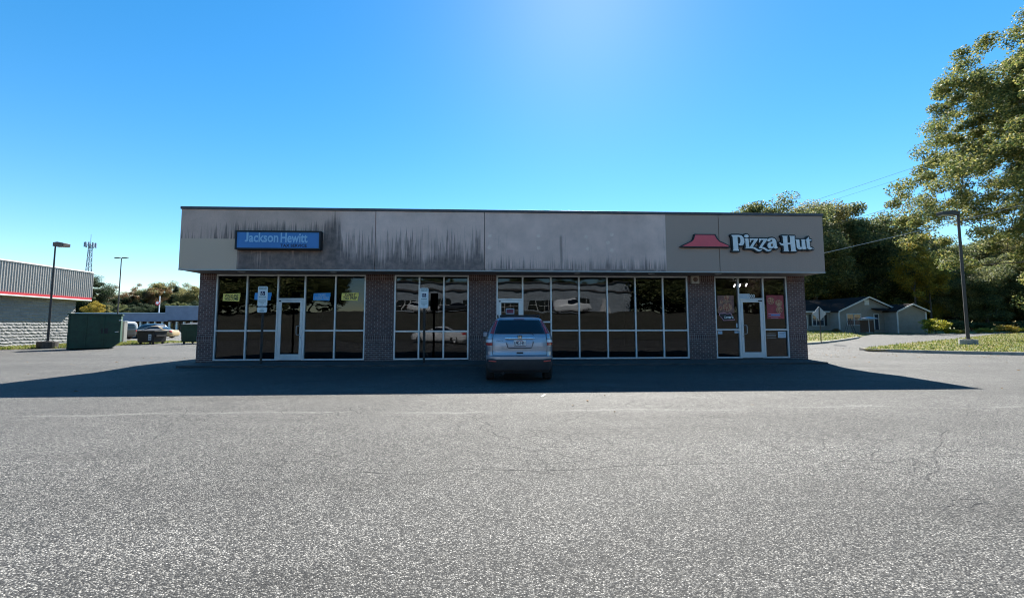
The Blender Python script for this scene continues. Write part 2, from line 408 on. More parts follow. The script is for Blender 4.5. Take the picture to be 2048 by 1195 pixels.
def outline(name, polys, y, depth, mat, parent=None, grow=0.0):
    # polys in (x,z): filled shape with holes, front face at y-depth
    cu = bpy.data.curves.new(name, 'CURVE'); cu.dimensions = '2D'; cu.fill_mode = 'BOTH'; cu.extrude = depth / 2; cu.offset = grow
    for pl in polys:
        sp = cu.splines.new('POLY'); sp.points.add(len(pl) - 1); sp.use_cyclic_u = True
        for q, (x, z) in zip(sp.points, pl): q.co = (x, z, 0, 1)
    ob = bpy.data.objects.new(name, cu); COL.objects.link(ob); bpy.context.view_layer.update()
    me = bpy.data.meshes.new_from_object(ob.evaluated_get(bpy.context.evaluated_depsgraph_get())); bpy.data.objects.remove(ob, do_unlink=True)
    n = len(me.vertices); a = np.zeros(n * 3, dtype=np.float32); me.vertices.foreach_get('co', a); a = a.reshape(-1, 3).copy()
    b = a.copy(); b[:, 1] = y - depth / 2 - a[:, 2]; b[:, 2] = a[:, 1]
    me.vertices.foreach_set('co', b.ravel()); me.materials.clear(); me.materials.append(mat); me.update()
    o = bpy.data.objects.new(name, me); COL.objects.link(o)
    if parent: o.parent = parent
    return o
# ------------------------------------------------------------------ GROUND
def gground():
    m = MB(); cs = [-3000, -900, -400, -220, -140] + list(range(-100, 101, 2)) + [140, 220, 400, 900, 3000]
    n = len(cs)
    v = [(x, y, zf(x, y) - .12) for y in cs for x in cs]
    f = [(j*n+i, j*n+i+1, (j+1)*n+i+1, (j+1)*n+i) for j in range(n-1) for i in range(n-1)]
    m.add(v, f); return m.build('ground', M['grass'], fix=False)
tag(gground(), kind='structure')
islP = [G(1722, 700), G(1735, 702.5), G(1790, 704), G(1860, 706), G(1940, 708), G(2048, 710), (31.5, .8), (46, -1.5), (75, -4)]
islN = [(80, 30), G(2048, 667), G(1990, 670), G(1930, 677), G(1860, 684), G(1800, 690), G(1755, 695.5), G(1732, 698)]
leftlawnK = [(12.9, 19.2), G(1613, 689), G(1640, 687), G(1670, 683.5), G(1700, 679), G(1716, 676)]
drive_top = [G(1722, 673), G(1745, 668.5), G(1830, 667.8), G(1950, 667), G(2048, 663.5), (110, 55)]
lot = [(-30.6, -60), (75, -60), (80, -4), (110, 55)] + drive_top[-2::-1] + leftlawnK[::-1] + [(-11, 18.8), G(340, 685.5), G(244, 690.5), G(180, 694.5), G(0, 699.5), (-30.6, 5)]
lot = [(-30.6, -24), (90, -24)] + [(110, 55)] + drive_top[-2::-1] + leftlawnK[::-1] + [(12.9, 24), (-11, 24), (-11, 19.5), G(340, 685.5), G(244, 690.5), G(180, 694.5), G(0, 699.5), (-30.9, 5)]
tag(drape('parking_lot', lot, M['asphalt'], 1.25), kind='structure')
tag(drape('lawn', islP + islN, M['grass'], 2.0, .10), kind='structure')
ll = leftlawnK + [G(1724, 672), G(1700, 668), (60, 60), (14, 60)]
tag(drape('lawn', ll, M['grass'], 2.5, .10), kind='structure')
def kerb(name, pts, w=.16, h=.15, dz=0):
    P = [Vector((p[0], p[1])) for p in pts]
    Q = []
    for a, b in zip(P[:-1], P[1:]):
        n = max(1, int((b-a).length / .6)); Q += [a.lerp(b, k/n) for k in range(n)]
    Q.append(P[-1])
    for _ in range(3): Q = [Q[0]] + [(Q[i-1] + Q[i]*2 + Q[i+1]) / 4 for i in range(1, len(Q)-1)] + [Q[-1]]
    m = MB(); v = []
    for i, p in enumerate(Q):
        d = (Q[min(i+1, len(Q)-1)] - Q[max(0, i-1)]).normalized(); nn = Vector((-d.y, d.x)); z = zf(p.x, p.y)
        for s_, zz in ((-w/2, -.06), (-w/2+.015, h-.02), (-w/2+.04, h), (w/2, h), (w/2, -.06)):
            q = p + nn * s_; v.append((q.x, q.y, z + zz))
    k = 5; f = [(i*k+j, i*k+j+1, (i+1)*k+j+1, (i+1)*k+j) for i in range(len(Q)-1) for j in range(k-1)]
    f += [(0,1,2,3,4), tuple((len(Q)-1)*k + j for j in range(5))]
    return tag(m.add(v, f).build(name, M['kerb']), kind='structure')
kerb('kerb', islP[::-1][0:] ); kerb('kerb', leftlawnK[1:])
# walkway in front of the shops
XLW, XRW = -10.7, 12.0
m = MB(); m.box(XLW, XRW, -1.3, .02, -.4, -.032); m.box(XLW, XRW, -1.46, -1.303, -.4, -.03)
tag(m.build('pavement', M['walk'], bevel=.012), kind='structure')
# grass blades on the lawns (uncountable)
def inpoly(px, py, poly):
    c = False; j = len(poly)-1
    for i in range(len(poly)):
        if (poly[i][1] > py) != (poly[j][1] > py) and px < (poly[j][0]-poly[i][0])*(py-poly[i][1])/(poly[j][1]-poly[i][1])+poly[i][0]: c = not c
        j = i
    return c
def blades(name, polys, n, hgt, mat, box, dz=.1, seed=1):
    rnd = random.Random(seed); m = MB(); k = 0; tries = 0
    while k < n and tries < n * 12:
        tries += 1
        x = rnd.uniform(box[0], box[1]); y = box[2] + (box[3]-box[2]) * rnd.random() ** 1.3
        if not any(inpoly(x, y, p) for p in polys): continue
        z = zf(x, y) + dz - .01; h = hgt * rnd.uniform(.4, 1.3); a = rnd.uniform(0, 6.28); w = rnd.uniform(.02, .05); lx = rnd.uniform(-.6, .6) * h; ly = rnd.uniform(-.6, .6) * h
        c, s = math.cos(a) * w, math.sin(a) * w
        m.v += [(x-c, y-s, z), (x+c, y+s, z), (x+lx, y+ly, z+h)]; m.f.append([3*k, 3*k+1, 3*k+2]); m.m.append(0); k += 1
    o = m.build(name, mat, fix=False); return tag(o, kind='stuff')
tag(blades('grass', [islP + islN], 26000, .10, M['blade'], (20, 60, -1, 34)), 'short yellowing grass on the curbed lawn around the right lamp post', 'grass')
tag(blades('grass', [ll], 14000, .16, M['blade'], (13, 50, 16, 56), seed=2), 'patchy grass in front of the low grey house', 'grass')
# ------------------------------------------------------------------ RETAIL BUILDING
XL, XR = -11.14, 12.46; WT = 3.27; FT = 5.44; FY = -1.03
B = empty('store_building', (0, 0, 0), 0, 'long single-storey brick shop building with a deep stained stucco fascia and white framed shopfronts', 'building')
banks = [  # window bank: verticals (photo columns), transom row, door index
    dict(v=[433.2, 495.3, 556.8, 611, 671.9, 732.5], t=661, door=2, head=598.8, hinge='L'),
    dict(v=[789.2, 839, 888, 938], t=662, door=None, head=0),
    dict(v=[992.8, 1045.2, 1101.8, 1157.6, 1213.9, 1269.8, 1324.9, 1374.6], t=660.5, door=0, head=599.5, hinge='L'),
    dict(v=[1427.6, 1475.8, 1524.8, 1572.6], t=658.8, door=1, head=598.6, hinge='R')]
for b in banks: b['x'] = [AX(u, 551, 0) for u in b['v']]
gaps = [(XL, banks[0]['x'][0]), (banks[0]['x'][-1], banks[1]['x'][0]), (banks[1]['x'][-1], banks[2]['x'][0]), (banks[2]['x'][-1], banks[3]['x'][0]), (banks[3]['x'][-1], XR)]
for a, c in gaps:      # brick piers: wall, soldier courses standing 3 mm proud
    mw = MB(); mw.box(a, c, -.02, .28, -.17, .72); mw.box(a, c, -.02, .28, .92, 3.05)
    pier = mw.build('brick_pier', M['brick'], B)
    for yy, s0_, s1_ in ((-.032, .72, .92), (-.024, 3.05, WT)):
        ms = MB(); ms.box(a - (.003 if a == XL else 0), c + (.003 if c == XR else 0), yy, .28, s0_, s1_); ms.build('soldier_course', M['soldier'], pier)
m = MB(); m.box(XL, XL + .28, .28, 14, -.17, WT); m.box(XR - .28, XR, .28, 14, -.17, WT); m.box(XL + .28, XR - .28, 13.72, 14, -.17, WT)
m.build('side_wall', M['brick'], B)
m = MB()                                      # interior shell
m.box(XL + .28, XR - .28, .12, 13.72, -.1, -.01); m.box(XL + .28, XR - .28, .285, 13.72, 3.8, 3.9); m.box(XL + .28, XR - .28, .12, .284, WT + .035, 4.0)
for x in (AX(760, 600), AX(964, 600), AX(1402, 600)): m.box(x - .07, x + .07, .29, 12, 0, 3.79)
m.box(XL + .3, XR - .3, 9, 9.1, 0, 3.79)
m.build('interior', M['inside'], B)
# fascia panels with real open joints over a dark backing
px = [XL] + [AX(u, 480, FY) for u in (750.5, 969, 1438)] + [XR]
for i in range(4):
    m = MB(); m.box(px[i] + (.012 if i else 0), px[i+1] - (.012 if i < 3 else 0), FY, FY + .12, WT + .03, FT)
    m.build('fascia_panel', M['fascia'], B)
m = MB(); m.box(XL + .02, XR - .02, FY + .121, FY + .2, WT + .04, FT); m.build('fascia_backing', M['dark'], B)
m = MB(); m.box(XL, XL + .12, FY + .121, 14, WT + .03, FT); m.box(XR - .12, XR, FY + .121, 14, WT + .03, FT); m.box(XL + .12, XR - .12, 13.88, 14, WT + .03, FT); m.build('side_fascia', M['fascia'], B)
m = MB(); m.box(XL - .03, XR + .03, FY - .035, FY + .22, FT + .002, FT + .10); m.box(XL - .03, XL + .22, FY + .22, 14.03, FT + .002, FT + .10); m.box(XR - .22, XR + .03, FY + .22, 14.03, FT + .002, FT + .10); m.box(XL + .22, XR - .22, 13.8, 14.03, FT + .002, FT + .1)
m.build('coping', M['coping'], B, bevel=.01)
m = MB(); m.box(XL - .004, XR + .004, FY - .012, FY + .13, WT - .008, WT + .028); m.build('drip_edge', M['trim'], B)
m = MB(); m.box(XL, XR, FY + .132, .3, WT + .002, WT + .03); m.box(XL + .02, XR - .02, -.018, .11, WT - .018, WT)
m.build('soffit', M['soffit'], B)
m = MB(); m.box(XL + .12, XR - .12, FY + .21, 13.88, 5.0, 5.12); m.build('roof', M['coping'], B)
for u, v_ in ((483, 543), (667, 545.5), (1154, 548), (1303, 548.5), (1436, 547.5)):
    x = AX(u, v_, -.55); m = MB(); m.lathe([(WT + .0018, .001), (WT - .012, .09), (WT + .0, .13), (WT + .0015, .13)], 'z', 20, (x, -.55, 0)); m.build('soffit_light', M['white'], B)
for u, v_ in ((980,471.5),(1077,471.5),(1172.5,473.5),(978.8,494.6),(1077.5,495.5),(1175,497),(1223.6,469),(1223.6,500),(1216,485)):
    x, zz_ = AX(u, v_, FY), AZ(u, v_, FY); m = MB(); m.prism([(x+.075*math.cos(k*.5236)*(1+.15*math.sin(k*2.3+u)), zz_+.065*math.sin(k*.5236)) for k in range(12)], FY-.005, FY-.0005); m.build('filled_anchor_patch', M['patch'], B)
# shopfronts
TM = .058
for bi, b in enumerate(banks):
    X = b['x']; zt = 3.25; ztr = AZ(X and (b['v'][0]+b['v'][-1])/2, b['t'], 0)
    fm = MB(); y0, y1 = 0.0, .11
    di = b['door']; hz = AZ(b['v'][di if di is not None else 0], b['head'], 0) if di is not None else 0
    for i, x in enumerate(X):
        xa = x if i == 0 else (x - TM if i == len(X)-1 else x - TM/2)
        fm.box(xa, xa + TM, y0, y1, 0.0, zt - TM)
    fm.box(X[0], X[-1], y0, y1, zt - TM + .001, zt)
    E_ = lambda i: (X[i] + (TM if i == 0 else TM/2), X[i+1] - (TM if i == len(X)-2 else TM/2))
    for i in range(len(X)-1):
        a, c = E_(i)
        if i == di: fm.box(a, c, y0 + .002, y1, hz, hz + TM)
        else:
            fm.box(a, c, y0 + .002, y1, 0.0, TM)
            tz = ztr if not (bi == 2 and i == 1) else AZ(1095, 643.5, 0)
            fm.box(a, c, y0 + .002, y1, tz - TM/2, tz + TM/2)
    if di is not None:   # inner jambs so the door is set in its own frame
        a, c = E_(di); fm.box(a, a + .035, y0 + .012, y1, 0, hz); fm.box(c - .035, c, y0 + .012, y1, 0, hz)
    sf = fm.build('shopfront_frame', M['alu'], B, bevel=.004)
    for i in range(len(X)-1):
        a, c = E_(i)
        if i == di:
            m = MB(); m.box(a, c, .055, .063, hz + TM, zt - TM); m.build('window_pane', M['glass'], sf)
            a += .037; c -= .037; st = .095
            d = MB(); d.box(a, a + st, .004, .055, .012, hz - .006); d.box(c - st, c, .004, .055, .012, hz - .006)
            d.box(a + st, c - st, .004, .055, hz - .11, hz - .006); d.box(a + st, c - st, .004, .055, .012, .235)
            door = d.build('shop_door', M['alu'], B, bevel=.004)
            m = MB(); m.box(a + st, c - st, .026, .034, .235, hz - .11); m.build('door_pane', M['glass'], door)
            hx = (c - st - .03) if b['hinge'] == 'L' else (a + st + .03); sg = -1 if b['hinge'] == 'L' else 1
            h = MB(); h.tube([(hx - sg*.06, 0, 1.30), (hx + sg*.03, -.06, 1.30), (hx + sg*.05, -.07, 1.26), (hx + sg*.05, -.07, 1.0), (hx + sg*.03, -.06, .96), (hx - sg*.06, 0, .96)], .014, 8)
            h.build('door_handle', M['galv'], door, smooth=True)
            l = MB(); l.cyl((hx - sg*.075, -.012, .86), .022, .02, 'y', 14); l.build('door_lock', M['galv'], door)
            k = MB(); k.box((c-.16) if b['hinge'] == 'R' else (a), (c) if b['hinge'] == 'R' else (a+.07), -.012, .003, hz - .075, hz - .03); k.build('door_closer', M['black'], door)
            if b['hinge'] == 'R':
                k = MB(); k.tube([(a + st, .10, 1.33), (c - st, .10, 1.33)], .018, 8); k.build('push_bar', M['galv'], door)
        else:
            tz = ztr if not (bi == 2 and i == 1) else AZ(1095, 643.5, 0)
            m = MB(); m.box(a, c, .055, .063, TM, tz - TM/2); m.build('window_pane', M['glass'], sf)
            m = MB(); m.box(a, c, .055, .063, tz + TM/2, zt - TM); m.build('window_pane', M['glass'], sf)

# ------------------------------------------------------------------ SIGNS ON THE FASCIA
M['sign_blue'] = simple('sign_blue', (.045, .19, .48), .35, var=.06, scale=2); M['sign_pale'] = simple('sign_pale', (.28, .50, .72), .35, var=.04)
M['sticker_yellow'] = simple('sticker_yellow', (.92, .74, .16), .5, var=.05); M['sticker_blue'] = simple('sticker_blue', (.04, .32, .75), .5, var=.05)
M['ink'] = simple('black_ink', (.01, .01, .012), .5, var=0)
y = FY - .2
x0, x1 = AX(469.5, 480, y), AX(640.8, 480, y); z1, z0 = AZ(555, 460.8, y), AZ(555, 498.6, y)
sg = empty('light_box_sign', ((x0+x1)/2, FY, z0), 0, 'long blue light-box sign with pale lettering in a black cabinet on the left fascia', 'sign')
ox = -(x0+x1)/2; oz = -z0
m = MB(); t_ = .055; X0, X1, Z1 = x0+ox, x1+ox, z1-z0
m.box(X0, X1, -.16, -.001, 0, Z1); m.box(X0, X0+t_, -.2, -.161, 0, Z1); m.box(X1-t_, X1, -.2, -.161, 0, Z1); m.box(X0+t_, X1-t_, -.2, -.161, 0, t_); m.box(X0+t_, X1-t_, -.2, -.161, Z1-t_, Z1)
m.build('cabinet', M['black'], sg, bevel=.006)
m = MB(); m.box(X0+t_, X1-t_, -.175, -.1615, t_, Z1-t_); m.build('sign_face', M['sign_blue'], sg)
fx = lambda u: AX(u, 475, y) + ox; fz = lambda v_: AZ(555, v_, y) + oz
J_ = [(345,100),(388,100),(388,255),(378,290),(350,305),(312,303),(315,272),(335,268),(345,252)]
outline('lettering', [[(fx(460+a/10.78), fz(455+b_/10.78)) for a, b_ in J_]], -.1755, .004, M['sign_pale'], sg)
text_mesh("ackson", fx(497), fx(556), fz(484), fz(464.8), -.1755, M['sign_pale'], 'lettering', sg, off=.022, spacing=1.0)
text_mesh("Hewitt", fx(560.6), fx(614.5), fz(484.6), fz(465), -.1755, M['sign_pale'], 'lettering', sg, off=.022, spacing=1.0)
text_mesh("TAX SERVICE", fx(560.6), fx(613.4), fz(493.4), fz(487.2), -.1755, M['navy'], 'lettering', sg, off=.03)
# red roof-shaped sign and outlined script
y = FY - .10
def zc(pts, ox_, oy_, sc, x_ref, z_ref, dx=0, dy=0): return [(AX(ox_ + (a+dx)/sc, oy_ + 40/sc, y) - x_ref, AZ(ox_ + 600/sc, oy_ + (b_+dy)/sc, y) - z_ref) for a, b_ in pts]
rx, rz_ = AX(1407, 485, y), AZ(1407, 495, y)
rs = empty('roof_shaped_sign', (rx, FY, rz_), 0, 'red flat-topped roof-shaped sign with black edge, left of the white script lettering', 'sign')
roofo = [(118,342),(145,322),(272,263),(290,240),(308,178),(577,178),(607,235),(632,262),(752,320),(764,348),(740,352),(140,352)]
roofi = [(152,336),(275,275),(300,250),(320,192),(562,192),(592,245),(622,277),(735,326),(738,338)]
outline('sign_backing', [zc(roofo, 1340, 440, 6.4, rx, rz_)], -.002, .09, M['ink'], rs)
M['sign_red'] = simple('sign_red', (.80, .10, .12), .4, var=.04)
outline('sign_face', [zc(roofi, 1340, 440, 6.4, rx, rz_)], -.093, .012, M['sign_red'], rs)
L = {}
P_ = [(138,110),(300,108),(350,120),(385,150),(405,205),(408,255),(395,300),(365,328),(320,334),(288,322),(276,300),(305,292),(322,262),(328,215),(320,175),(302,150),(262,148),(268,300),(272,412),(290,447),(150,447),(170,418),(160,150),(138,126)]
idot = [(457+48*math.cos(a*.5236), 130+35*math.sin(a*.5236)) for a in range(12)]
i_ = [(410,182),(498,182),(508,350),(524,392),(420,394),(438,372),(428,205)]
z_ = [(525,182),(700,182),(702,200),(580,362),(625,368),(680,405),(720,422),(788,406),(760,442),(715,458),(668,445),(610,402),(560,394),(514,392),(520,370),(622,214),(572,210),(548,232),(540,265),(526,262)]
a_ = [(922,245),(902,225),(914,195),(950,172),(1010,164),(1060,178),(1090,215),(1098,300),(1102,350),(1122,364),(1112,388),(1075,398),(1045,388),(1030,372),(995,392),(950,400),(915,377),(898,335),(912,285),(955,255),(1008,240),(1010,215),(990,202),(970,212),(962,238)]
ah = [(1012,278),(985,292),(972,320),(980,345),(1003,350),(1020,335)]
H_ = [(1220,118),(1345,118),(1335,142),(1335,268),(1392,268),(1395,142),(1380,118),(1500,118),(1490,142),(1503,415),(1522,448),(1395,450),(1405,420),(1398,302),(1338,302),(1345,420),(1360,450),(1240,450),(1255,420),(1248,332),(1205,325),(1172,297),(1158,262),(1182,268),(1202,282),(1245,282),(1240,142)]
u_ = [(1508,190),(1590,190),(1600,345),(1615,362),(1638,350),(1640,215),(1625,190),(1710,190),(1718,350),(1737,377),(1725,405),(1660,406),(1645,392),(1600,412),(1555,400),(1530,365),(1522,215)]
t_p = [(1725,202),(1800,135),(1806,190),(1850,192),(1852,216),(1808,219),(1815,350),(1830,366),(1860,362),(1850,394),(1810,410),(1770,400),(1748,370),(1742,219),(1728,216)]
dot = [(1877+11*math.cos(a*.785), 388+11*math.sin(a*.785)) for a in range(8)]
rx, rz_ = AX(1545, 485, y), AZ(1545, 504, y)
ls = empty('script_sign', (rx, FY, rz_), 0, 'white outlined shop-name lettering on a black contour, at the right end of the fascia', 'sign')
zz = lambda pl, dx=0: zc(pl, 1450, 460, 10.78, rx, rz_, dx)
letters = [P_, idot, i_, z_, None, a_, H_, u_, t_p, dot]
for k, pl in enumerate(letters):
    pp = zz(z_, 202) if pl is None else zz(pl); polys = [pp] + ([zz(ah)] if pl is a_ else [])
    outline('letter', polys, -.093, .012 + k*.0003, M['white'], ls)
    # black contour: grown outline
    cx_ = sum(p[0] for p in pp)/len(pp); cz_ = sum(p[1] for p in pp)/len(pp)
    area = sum(pp[i-1][0]*pp[i][1]-pp[i][0]*pp[i-1][1] for i in range(len(pp)))
    q = []; g = .052; n_ = len(pp); sgn = 1 if area > 0 else -1
    for i in range(n_):
        a = Vector(pp[i-1]); b_ = Vector(pp[i]); c = Vector(pp[(i+1) % n_]); d1 = (b_-a).normalized(); d2 = (c-b_).normalized()
        n1 = Vector((d1.y, -d1.x))*sgn; n2 = Vector((d2.y, -d2.x))*sgn; nn = (n1+n2); nn = nn.normalized() if nn.length > .2 else n1
        q.append(tuple(b_ + nn*g))
    mm = MB()
    for i in range(n_):   # capsule round each edge gives a rounded, self-union contour
        a = Vector(pp[i-1]); b_ = Vector(pp[i]); d = (b_-a)
        if d.length < 1e-5: continue
        d.normalize(); nn = Vector((-d.y, d.x))*g
        mm.prism([tuple(a+nn), tuple(b_+nn), tuple(b_-nn), tuple(a-nn)], -.088 + i*.00013 + k*.0007, -.003)
        mm.prism([(b_.x+g*math.cos(t*.7854+.2), b_.y+g*math.sin(t*.7854+.2)) for t in range(8)], -.0881 + i*.00013 + k*.0007, -.003)
    mm.build('letter_backing', M['ink'], ls)
# ------------------------------------------------------------------ STICKERS, POSTERS, NOTICES on the panes (2-3 mm thick, on the outside of the glass)
def on_glass(name, u0, u1, v0, v1, label, cat, group=None, Y=.05):
    xa, xb = AX(u0, (v0+v1)/2, Y), AX(u1, (v0+v1)/2, Y); za, zb_ = AZ((u0+u1)/2, v1, Y), AZ((u0+u1)/2, v0, Y)
    e = empty(name, ((xa+xb)/2, Y, za), 0, label, cat, group); return e, (xb-xa)/2, zb_-za
for u0, u1, v0, v1, mt, tx, lab in ((445.2, 481.2, 586, 602.4, 'sticker_yellow', "WALK-INS\nWELCOME", 'yellow ribbon sticker with black lettering on the leftmost tall pane'),
        (508.6, 543.8, 584.4, 600, 'sticker_blue', None, 'blue ribbon sticker half hidden behind the left parking sign'),
        (626, 661.6, 585.2, 600.8, 'sticker_blue', "TAXES\nDONE HERE", 'blue ribbon sticker with pale lettering just right of the left glass door'),
        (682.4, 718, 584.8, 601, 'sticker_yellow', "EXPERT\nTAX PREP", 'yellow ribbon sticker with black lettering on the pane beside the brick pier')):
    e, w, h = on_glass('window_sticker', u0, u1, v0, v1, lab, 'sticker', 'ribbon stickers on the left shopfront')
    rag = [(-.97,.06),(.86,0),(.93,.55),(1.0,.66),(.94,.74),(.97,1.0),(-.93,.93),(-.97,.5)]
    outline('sticker_sheet', [[(a*w, b_*h) for a, b_ in rag]], 0, .002, M[mt], e)
    if tx: text_mesh(tx, -.78*w, .78*w, .14*h, .86*h, -.0022, M['ink'] if mt == 'sticker_yellow' else M['sign_pale'], 'lettering', e, ext=.001, off=.03, shear=.1, linesp=.8)
# posters by the right door
M['p_red'] = simple('poster_red', (.33, .04, .05), .5, var=.3, scale=5); M['p_brown'] = simple('poster_brown', (.22, .10, .08), .5, var=.6, scale=6)
def pizza_mat():
    t = NT('printed_pizza'); v = t.n('NewGeometry').outputs['Position']; vo = t.n('TexVoronoi'); t.set(vo, 'Vector', v); vo.inputs['Scale'].default_value = 16
    t.set(t.b, 'Base Color', t.ramp(vo.outputs['Distance'], [(.2, (.20, .03, .03)), (.45, (.40, .13, .07)), (.7, (.5, .30, .17))])); return t.m
M['pizza'] = pizza_mat(); M['crust'] = simple('printed_crust', (.34, .19, .11), .6, var=.3, scale=12); M['pink'] = simple('poster_pink', (.62, .30, .38), .5, var=.1)
def disc(mb, cx, cz, r, y0, y1, sq=1.0, n=20): mb.prism([(cx+r*math.cos(6.2832*k/n), cz+sq*r*math.sin(6.2832*k/n)) for k in range(n)], y0, y1)
e, w, h = on_glass('poster', 1435.5, 1470, 590.5, 640, 'dark brown food poster with white outlined caption, left of the right glass door', 'poster')
m = MB(); m.box(-w, .9*w, -.003, 0, .28*h, h); m.build('poster_sheet', M['p_brown'], e)
m = MB(); disc(m, .12*w, .53*h, .55*w, -.006, -.0031, .85); disc(m, .05*w, .9*h, .3*w, -.006, -.0031); disc(m, -.7*w, .48*h, .26*w, -.006, -.0031); disc(m, -.55*w, .73*h, .2*w, -.006, -.0031); m.build('poster_picture', M['pizza'], e)
cap = [(-.85,.28),(-.2,.30),(.05,.25),(.35,.29),(.55,.27),(.62,.17),(.95,0.0),(-.4,-.02),(-.62,.10),(-.9,.2)]
outline('caption_edge', [[(a*w, b_*h) for a, b_ in cap]], -.0065, .002, M['pink'], e)
outline('caption_panel', [[(a*w*.92, (b_-.13)*h*.84 + .13*h) for a, b_ in cap]], -.009, .002, M['ink'], e)
text_mesh("Lover's", -.3*w, .75*w, .07*h, .2*h, -.0115, M['white'], 'lettering', e, ext=.001, off=.03, shear=.25)
m = MB(); m.prism([(-.4*w,.70*h),(.5*w,.74*h),(.58*w,.80*h),(-.34*w,.765*h)], -.0085, -.0065); m.build('caption_bar', M['crust'], e)
e, w, h = on_glass('poster', 1533.5, 1567.5, 590, 637, 'red food poster with three pizzas and caption bars, right of the right glass door', 'poster')
m = MB(); m.box(-w, w, -.003, 0, 0, h); m.build('poster_sheet', M['p_red'], e)
m = MB(); disc(m, -.5*w, .76*h, .42*w, -.005, -.0031, .95); disc(m, .42*w, .66*h, .42*w, -.005, -.0031, .95); disc(m, .45*w, .38*h, .4*w, -.005, -.0031, .95); m.build('picture_edge', M['crust'], e)
m = MB(); disc(m, -.5*w, .76*h, .35*w, -.007, -.0051, .95); disc(m, .42*w, .66*h, .35*w, -.007, -.0051, .95); disc(m, .45*w, .38*h, .33*w, -.007, -.0051, .95); m.build('poster_picture', M['pizza'], e)
m = MB(); m.box(-.85*w, .6*w, -.005, -.0031, .19*h, .225*h); m.box(-.85*w, .55*w, -.005, -.0031, .10*h, .125*h); m.box(-.6*w, .3*w, -.005, -.0031, .03*h, .055*h); m.build('caption_bar', M['pink'], e)
m = MB(); m.box(-.55*w, .5*w, -.0051, -.0032, .14*h, .18*h); m.build('caption_bar', M['sign_blue'], e)
# small notices
def notice(u0, u1, v0, v1, label, mt='white', lines=0, cat='notice', Y=.05, group=None):
    e, w, h = on_glass('notice', u0, u1, v0, v1, label, cat, group, Y)
    m = MB(); m.box(-w, w, -.002, 0, 0, h); m.build('notice_sheet', mt if not isinstance(mt, str) else M[mt], e)
    if lines:
        m = MB()
        for k in range(lines):
            zz_ = h*(.82 - k*.7/max(1, lines)); m.box(-.7*w, .7*w*(1 - .2*(k % 2)), -.0032, -.0021, zz_-.05*h, zz_)
        m.build('printed_line', M['navy'], e)
    return e
M['palepaper'] = simple('pale_paper', (.52, .60, .68), .6, var=.08)
notice(1436, 1444.5, 661.5, 667.5, 'small pale label under the brown poster, at the left end of the low pane', 'palepaper', 2)
notice(1469, 1478, 661.5, 665.5, 'small pale label at the low pane corner nearest the right glass door handle', 'palepaper', 2)
notice(1556, 1571.5, 662.5, 675, 'pale blue square notice on the low pane right of the right glass door', 'palepaper', 3)
notice(1472.3, 1475, 646, 655, 'narrow pale sticker low on the pane beside the brown poster', 'palepaper')
notice(1478.5, 1499, 587, 596.8, 'wide pale paper over the right glass door, left of the house number', 'palepaper', 0, Y=.0535)
e, w, h = on_glass('house_number', 1494, 1509.5, 588.2, 595.2, 'white house number on the pane over the right glass door', 'number', Y=.05)
text_mesh("1000", -w, w, 0, h, 0, M['white'], 'digits', e, ext=.002, off=.02)
e, w, h = on_glass('opening_hours', 1533, 1553.5, 664.5, 676, 'small pale lines of lettering on the low pane right of the right glass door', 'lettering')
m = MB()
for k in range(4): m.box(-w, w*(.9 - .1*(k % 2)), -.001, 0, h*(.05+.25*k), h*(.12+.25*k))
m.build('printed_line', M['galv'], e)
M['darkred'] = simple('dark_red_board', (.2, .02, .05), .5, var=.1)
e, w, h = on_glass('door_sign', 1011.5, 1028.5, 616.5, 627.5, 'small dark red white-bordered sign on the glass door above the parked crossover', 'sign', Y=.025)
m = MB(); m.box(-w, w, -.004, 0, 0, h); m.build('sign_board', M['palepaper'], e)
m = MB(); m.box(-.84*w, .84*w, -.006, -.0041, .14*h, .86*h); m.build('sign_face', M['darkred'], e)
e, w, h = on_glass('white_board', 1064, 1100.5, 646.5, 700, 'pale board standing behind the low pane to the right of the parked car', 'board', Y=.12)
m = MB(); m.box(-w, w, 0, .02, 0, h); m.build('board_panel', M['white'], e)
m = MB(); m.box(-w, w, -.012, -.001, h-.04, h); m.box(w-.04, w, -.012, -.001, 0, h-.041); m.build('board_frame', M['galv'], e)
e, w, h = on_glass('framed_notice', 633.6, 646.4, 622.6, 638.8, 'grey framed picture behind the glass right of the left door', 'picture', Y=.075)
m = MB(); m.box(-w, w, 0, .02, 0, h); m.build('frame', M['galv'], e)
m = MB(); m.box(-.7*w, .7*w, -.003, -.001, .15*h, .85*h); m.build('picture', M['dark'], e)
# wall fixture on the pier
e, w, h = on_glass('wall_light', 1380.8, 1396.5, 551.8, 567, 'square beige fixture with a dark round centre at the top of a brick pier', 'light', Y=-.03)
m = MB(); m.box(-w, w, -.09, -.001, 0, h); m.build('housing', simple('beige_box', (.5, .42, .34), .6), e, bevel=.01)
m = MB(); m.lathe([(-.0905, .001), (-.096, w*.3), (-.10, w*.55), (-.0905, w*.6)], 'y', 20, (0, 0, h/2)); m.build('lens', simple('brown_lens', (.14, .075, .05), .4), e)
